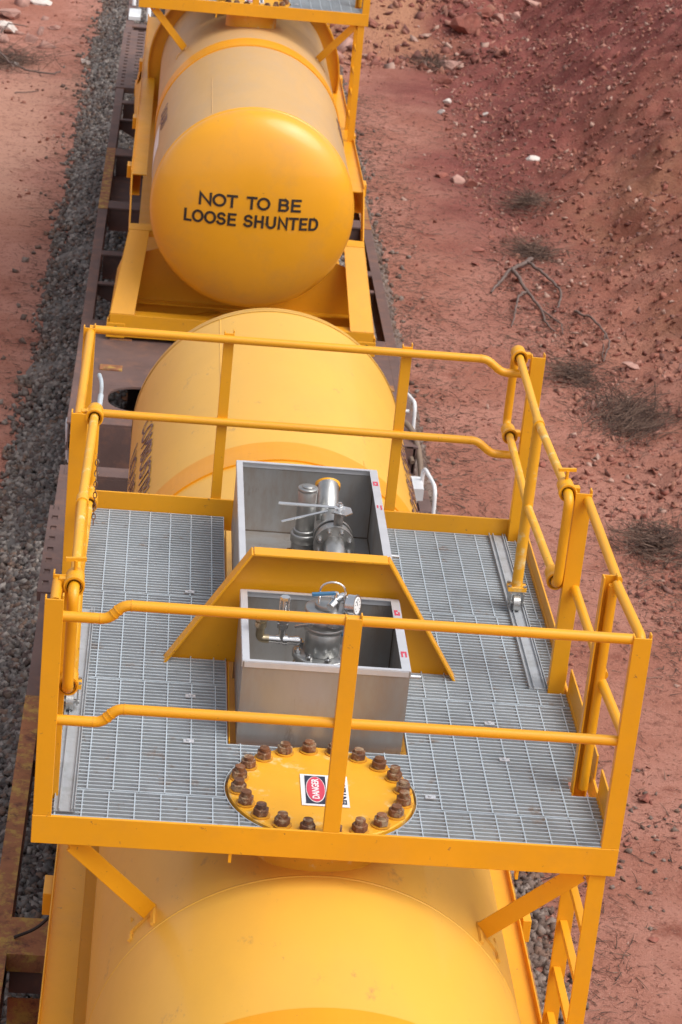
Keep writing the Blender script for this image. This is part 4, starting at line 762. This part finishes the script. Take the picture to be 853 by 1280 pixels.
def valves(bA, bB):
    # rear box: relief valve, riser pipe, butterfly valve
    mb = MB(); cyls(mb, 1.138, 2.50, [(.080, .07, .105), (.045, .105, .13), (.064, .17, .215), (.054, .215, .235), (.046, .235, .435), (.049, .435, .452), (.030, .452, .460)], 28); cyls(mb, 1.138, 2.50, [(.058, .12, .175)]); cyls(mb, 1.138, 2.5, [(.05, -.05, .07)]); flip(mb); mb.build('relief_valve', 'valve', bA)
    mb = MB()
    for k in range(6): a = k*1.047; mb.hexa((1.138+.064*math.cos(a), 2.50+.064*math.sin(a), .105), .012, .02)
    mb.build('rusty_nut', 'bolt', bA)
    mb = MB(); mb.tube(arc([(1.262, 2.20, .29), (1.262, 2.42, .29), (1.262, 2.62, .31)], .1), .050, 28); mb.tube([(1.245, 2.52, .27), (1.245, 2.58, .36), (1.245, 2.66, .40)], .053, 28); mb.cyl((1.262, 2.45, .30), (1.262, 2.45, -.05), .05, 24); mb.build('riser_pipe', 'valve', bA)
    mb = MB(); mb.tube([(1.245, 2.67, .385), (1.245, 2.69, .400)], .062, 28); mb.build('yellow_end', 'yellow', bA)
    mb = MB(); vz = .292
    for y_, r_, w_ in ((2.28, .094, .018), (2.235, .088, .050), (2.185, .098, .018)): mb.cyl((1.262, y_-w_/2, vz), (1.262, y_+w_/2, vz), r_, 40)
    mb.cyl((1.262, 2.176, vz), (1.262, 2.12, vz), .050, 32); mb.tube([(1.262, 2.13, vz), (1.262, 2.10, vz), (1.262, 2.05, vz-.03)], [.05, .052, .052], 32); mb.tube([(1.262, 2.05, vz-.03), (1.262, 1.95, .05), (1.262, 1.93, -.05)], .05, 24)
    mb.cyl((1.275, 2.235, vz+.08), (1.275, 2.235, .452), .022, 20); mb.build('butterfly_valve', 'valve', bA, .002)
    mb = MB()
    for k in range(8):
        a = k*math.pi/4+.39; c = (1.262+.077*math.cos(a), 2.178, vz+.077*math.sin(a)); mb.cyl(c, (c[0], 2.158, c[2]), .0125, 6); mb.cyl((c[0], 2.159, c[2]), (c[0], 2.149, c[2]), .007, 10)
    mb.build('flange_bolt', 'chrome', bA)
    mb = MB(); mb.bar((1.300, 2.22, .472), (.987, 2.25, .462), .013, .007, (0, -.5, 1)); mb.bar((1.22, 2.22, .452), (1.005, 2.19, .395), .010, .005, (0, -.5, 1)); mb.cyl((1.275, 2.235, .45), (1.275, 2.235, .482), .016, 14); mb.cyl((1.275, 2.235, .482), (1.275, 2.235, .492), .010, 6); mb.prism([(1.235, 2.19, .453), (1.30, 2.16, .453), (1.335, 2.20, .453), (1.33, 2.26, .453), (1.29, 2.28, .453)], (0, 0, .006)); mb.build('valve_lever', 'chrome', bA)
    # front box: flanged cap, ball valves, gauge
    x, y, u = 1.165, 1.15, .13
    mb = MB(); cyls(mb, x, y, [(.085, -.05, .19), (.128, .205, .230), (.078, .23, .345), (.088, .34, .365), (.094, .365, .42), (.090, .42, .445), (.05, .445, .468)], 40); flip(mb); mb.build('flanged_cap', 'valve', bB)
    mb = MB(); cyls(mb, x, y, [(.124, .14, .165)], 40); flip(mb); mb.build('lower_flange', 'brass', bB)
    mb = MB()
    for k in range(8):
        a = k*math.pi/4+.2; c = (x+.108*math.cos(a), y+.108*math.sin(a)); mb.cyl((*c, .12), (*c, .258), .006, 8); mb.hexa((*c, .231), .0150, .014, a); mb.hexa((*c, .128), .0150, .012, a)
    mb.build('flange_bolt', 'chrome', bB)
    mb = MB(); pts = [(x-.035, y-.02, .45), (x-.035, y-.02, .53)]+[(x+.02+.055*math.cos(a), y-.02, .53+.042*math.sin(a)) for a in np.linspace(math.pi, 0, 10)]+[(x+.075, y-.02, .42)]; mb.tube(pts, .0045, 8); mb.build('lifting_loop', 'chrome', bB)
    mb = MB(); mb.cyl((x+.03, y-.03, .44), (x+.035, y-.04, .51), .022, 14); mb.tube([(x+.01, y-.08, .48), (x+.04, y-.03, .50), (x+.07, y+.0, .50)], .018, 12); mb.cyl((x+.035, y-.04, .51), (x+.035, y-.04, .535), .010, 6); mb.hexa((x+.03, y-.10, .40), .028, .045, .3); mb.build('ball_valve', 'chrome', bB)
    mb = MB(); mb.bar((x+.03, y-.04, .530), (x-.07, y-.05, .522), .020, .010); mb.build('blue_handle', 'blue', bB)
    c = Vector((x+.115, y-.03, .475)); d = Vector((.90, -.40, .12)).normalized()
    mb = MB(); mb.cyl(c-d*.025, c+d*.012, .045, 32); mb.cyl(c+d*.012, c+d*.016, .048, 32); mb.tube([c-Vector((0, 0, .045)), c-Vector((.03, -.02, .09)), Vector((x+.05, y, .43))], .009, 10); mb.build('pressure_gauge', 'chrome', bB)
    mb = MB(); mb.cyl(c+d*.016, c+d*.0175, .038, 32); mb.build('gauge_dial', 'dial', bB)
    mb = MB(); sdv = d.cross(Vector((0, 0, 1))).normalized(); upv = sdv.cross(d)
    for k in range(9): a = math.radians(225-33.75*k); q = c+d*.0185+sdv*.03*math.cos(a)+upv*.03*math.sin(a); q2 = c+d*.0185+sdv*.024*math.cos(a)+upv*.024*math.sin(a); mb.bar(q, q2, .0025, .001, d)
    mb.bar(c+d*.0185, c+d*.0185+upv*.024+sdv*.008, .002, .001, d); mb.build('gauge_ticks', 'ink', bB)
    mb = MB(); yy, zz = y-.02, .285
    for xx, r_ in ((x-.115, .021), (x-.135, .018), (x-.165, .024), (x-.195, .020)): mb.cyl((xx-.01, yy, zz), (xx+.01, yy, zz), r_, 6)
    mb.cyl((x-.10, yy, zz), (x-.24, yy, zz), .015, 12); mb.cyl((x-.18, yy, zz), (x-.18, yy, zz+.06), .016, 12); mb.hexa((x-.18, yy, zz+.055), .024, .02); mb.hexa((x-.18, yy, zz+.085), .027, .022); mb.cyl((x-.18, yy, zz+.10), (x-.18, yy, zz+.19), .011, 12)
    for dx in (-.018, .018): mb.tube([(x-.18+dx, yy, zz+.12), (x-.18+dx, yy, zz+.20)], .005, 8)
    mb.hexa((x-.18, yy, zz+.19), .022, .014); mb.bar((x-.13, yy-.04, zz+.085), (x-.06, yy-.06, zz+.11), .014, .010); mb.build('bleed_fitting', 'chrome', bB)
    mb = MB(); mb.tube(arc([(x-.235, yy, zz), (x-.275, yy, zz), (x-.275, yy, zz+.09)], .03), .019, 12); mb.cyl((x-.275, yy, zz+.055), (x-.275, yy, zz+.08), .026, 8); mb.cyl((x-.275, yy, zz+.092), (x-.275, yy, zz+.115), .032, 12); mb.build('stained_elbow', 'brass', bB)
    mb = MB(); mb.tube([(x+.08, y+.01, .32), (x+.125, y+.01, .32)], .014, 10); mb.cyl((x+.11, y+.01, .33), (x+.15, y+.0, .335), .01, 8); mb.build('side_cock', 'blue', bB)

c1 = container(0., 'yellow tank container in front with walkway platform, railings and open stainless spill boxes', (-3.6, 7.45), 'tank', False, [(-1.12, -.86, .012), (4.65, 4.93, .012)], True, None, .09)
n_before = set(o.name for o in bpy.data.objects)
# second container: same build moved 16.05 m down the train
def move_tree(root, dy):
    root.location.y += dy
DY = 16.62
c2 = container(0., 'yellow tank container behind with black warning lettering on its rounded end', (13.22-DY, 7.0), 'dusty', True, [(15.84-DY, 16.17-DY, .012)], False, 2.2, None, 13.15-DY)
move_tree(c2, DY)
# near end of tank one is a bit grimier towards the camera
# lettering on the tank end
hh = .34; y_end = 13.22
def on_head(xc, zc, sy):
    def f(x, y, z):
        X1 = xc+x; Z1 = zc+y; r = math.hypot(X1-CX, Z1-CZ); return (X1, y_end+head_y(r, hh, -1)-.006-z, Z1)
    return f
def ell(cx, cy, rx, ry, a0, a1, n=14): return [(cx+rx*math.cos(math.radians(a0+(a1-a0)*k/n)), cy+ry*math.sin(math.radians(a0+(a1-a0)*k/n))) for k in range(n+1)]
GL = {'N': [[(0, 0), (0, 1), (1, 0), (1, 1)]], 'O': [ell(.5, .5, .5, .5, 0, 360, 32)], 'T': [[(0, 1), (1, 1)], [(.5, 1), (.5, 0)]], 'L': [[(0, 1), (0, 0), (1, 0)]],
 'E': [[(1, 1), (0, 1), (0, 0), (1, 0)], [(0, .52), (.9, .52)]], 'H': [[(0, 0), (0, 1)], [(1, 0), (1, 1)], [(0, .52), (1, .52)]], 'U': [[(0, 1), (0, .38)]+ell(.5, .38, .5, .38, 180, 360)+[(1, 1)]],
 'D': [[(0, 0), (0, 1), (.45, 1)]+ell(.45, .5, .55, .5, 90, -90, 18)+[(0, 0)]], 'B': [[(0, 0), (0, 1), (.6, 1)]+ell(.6, .765, .33, .235, 90, -90)+[(0, .53)], [(.6, .53)]+ell(.62, .265, .38, .265, 90, -90)+[(0, 0)]],
 'S': [ell(.5, .75, .43, .25, 25, 250, 12)+[(.5, .52)]+ell(.5, .26, .5, .26, 70, -160, 14)]}
def strokes(name, m, parent, glyphs, th, place):
    """glyphs: (letter, x0, x1, z0, z1) in metres; flat ribbons with mitred joints"""
    mb = MB()
    for ch, x0, x1, z0, z1 in glyphs:
        x0 += th/2; x1 -= th/2; z0 += th/2; z1 -= th/2
        for ln in GL[ch]:
            P = [Vector((x0+(x1-x0)*u, z0+(z1-z0)*v)) for u, v in ln]; closed = (P[0]-P[-1]).length < 1e-6 and len(P) > 3
            Q = []
            for i, p_ in enumerate(P):
                a = P[i-1] if i else (P[-2] if closed else None); b = P[i+1] if i < len(P)-1 else (P[1] if closed else None)
                d1 = (p_-a).normalized() if a is not None else None; d2 = (b-p_).normalized() if b is not None else None
                if d1 is None: d1 = d2; 
                if d2 is None: d2 = d1
                n1 = Vector((-d1.y, d1.x)); n2 = Vector((-d2.y, d2.x)); nn = (n1+n2); nn = nn.normalized() if nn.length > .05 else n1; k = min(2.2, 1/max(.3, nn.dot(n1))); e = p_.copy()
                if a is None: e = p_-d2*th/2
                if b is None: e = p_+d1*th/2
                Q += [e+nn*th/2*k, e-nn*th/2*k]
            vs = [place(q.x, q.y, .0015) for q in Q]; n = len(P)
            mb.add(vs, [(2*i, 2*i+1, 2*i+3, 2*i+2) for i in range(n-1)])
    return mb.build(name, m, parent)
def on_end(x, z, d): r = math.hypot(x-CX, z-CZ); return (x, y_end+head_y(r, hh, -1)-.003-d, z)
k_ = .0072/4.265
row1 = [(c, .69+(a-137)*k_, .69+(b-137)*k_, -1.092, -.974) for c, a, b in (('N', 137, 205), ('O', 208, 282), ('T', 282, 341), ('T', 387, 444), ('O', 443, 514), ('B', 557, 614), ('E', 624, 678))]
row2 = [(c, .565+(a-42)*k_, .565+(b-42)*k_, -1.257, -1.139) for c, a, b in (('L', 44, 86), ('O', 86, 148), ('O', 150, 214), ('S', 215, 266), ('E', 274, 320), ('S', 358, 409), ('H', 416, 466), ('U', 477, 531), ('N', 541, 594), ('T', 597, 650), ('E', 655, 698), ('D', 705, 757))]
strokes('lettering', 'ink', c2, row1, .0225, on_end); strokes('lettering', 'ink', c2, row2, .0225, on_end)
def on_side(yc, ang, side):
    def f(x, y, z):
        a = ang+(y/R_)*(1 if side < 0 else 1)
        rr = R_+.006+z
        return (CX-rr*math.cos(a), yc-x, CZ+rr*math.sin(a)) if side < 0 else (CX+rr*math.cos(a), yc+x, CZ+rr*math.sin(a))
    return f
for sd_ in (-1, 1):
    text('COMBUSTIBLE', 'lettering', .20, 'fadedink', c1, on_side(5.75, .47, sd_), 1.15, -.001); text('LIQUID', 'lettering', .20, 'fadedink', c1, on_side(6.0, .24, sd_), 1.3, -.001)
    text('LIQUID', 'lettering', .20, 'fadedink', c2, on_side(14.9, .40, sd_), 1.1, -.001)
def sticker(par, y0_, y1_, a0, a1, side, m):
    mb = MB(); vs = []
    for k in range(6):
        a = a0+(a1-a0)*k/5
        for rr in (R_+.001, R_+.004):
            for y in (y0_, y1_): vs.append((CX+side*rr*math.cos(a), y, CZ+rr*math.sin(a)))
    fs = []
    for k in range(5):
        b = k*4
        for i, j in ((0, 1), (1, 3), (3, 2), (2, 0)): fs.append((b+i, b+j, b+4+j, b+4+i))
    mb.add(vs, fs+[(0, 2, 3, 1), (20, 21, 23, 22)]); mb.build('placard', m, par)
sticker(c2, 14.2, 15.0, -.05, .28, -1, 'label')
bpy.context.view_layer.update()
S.render.engine = 'CYCLES'
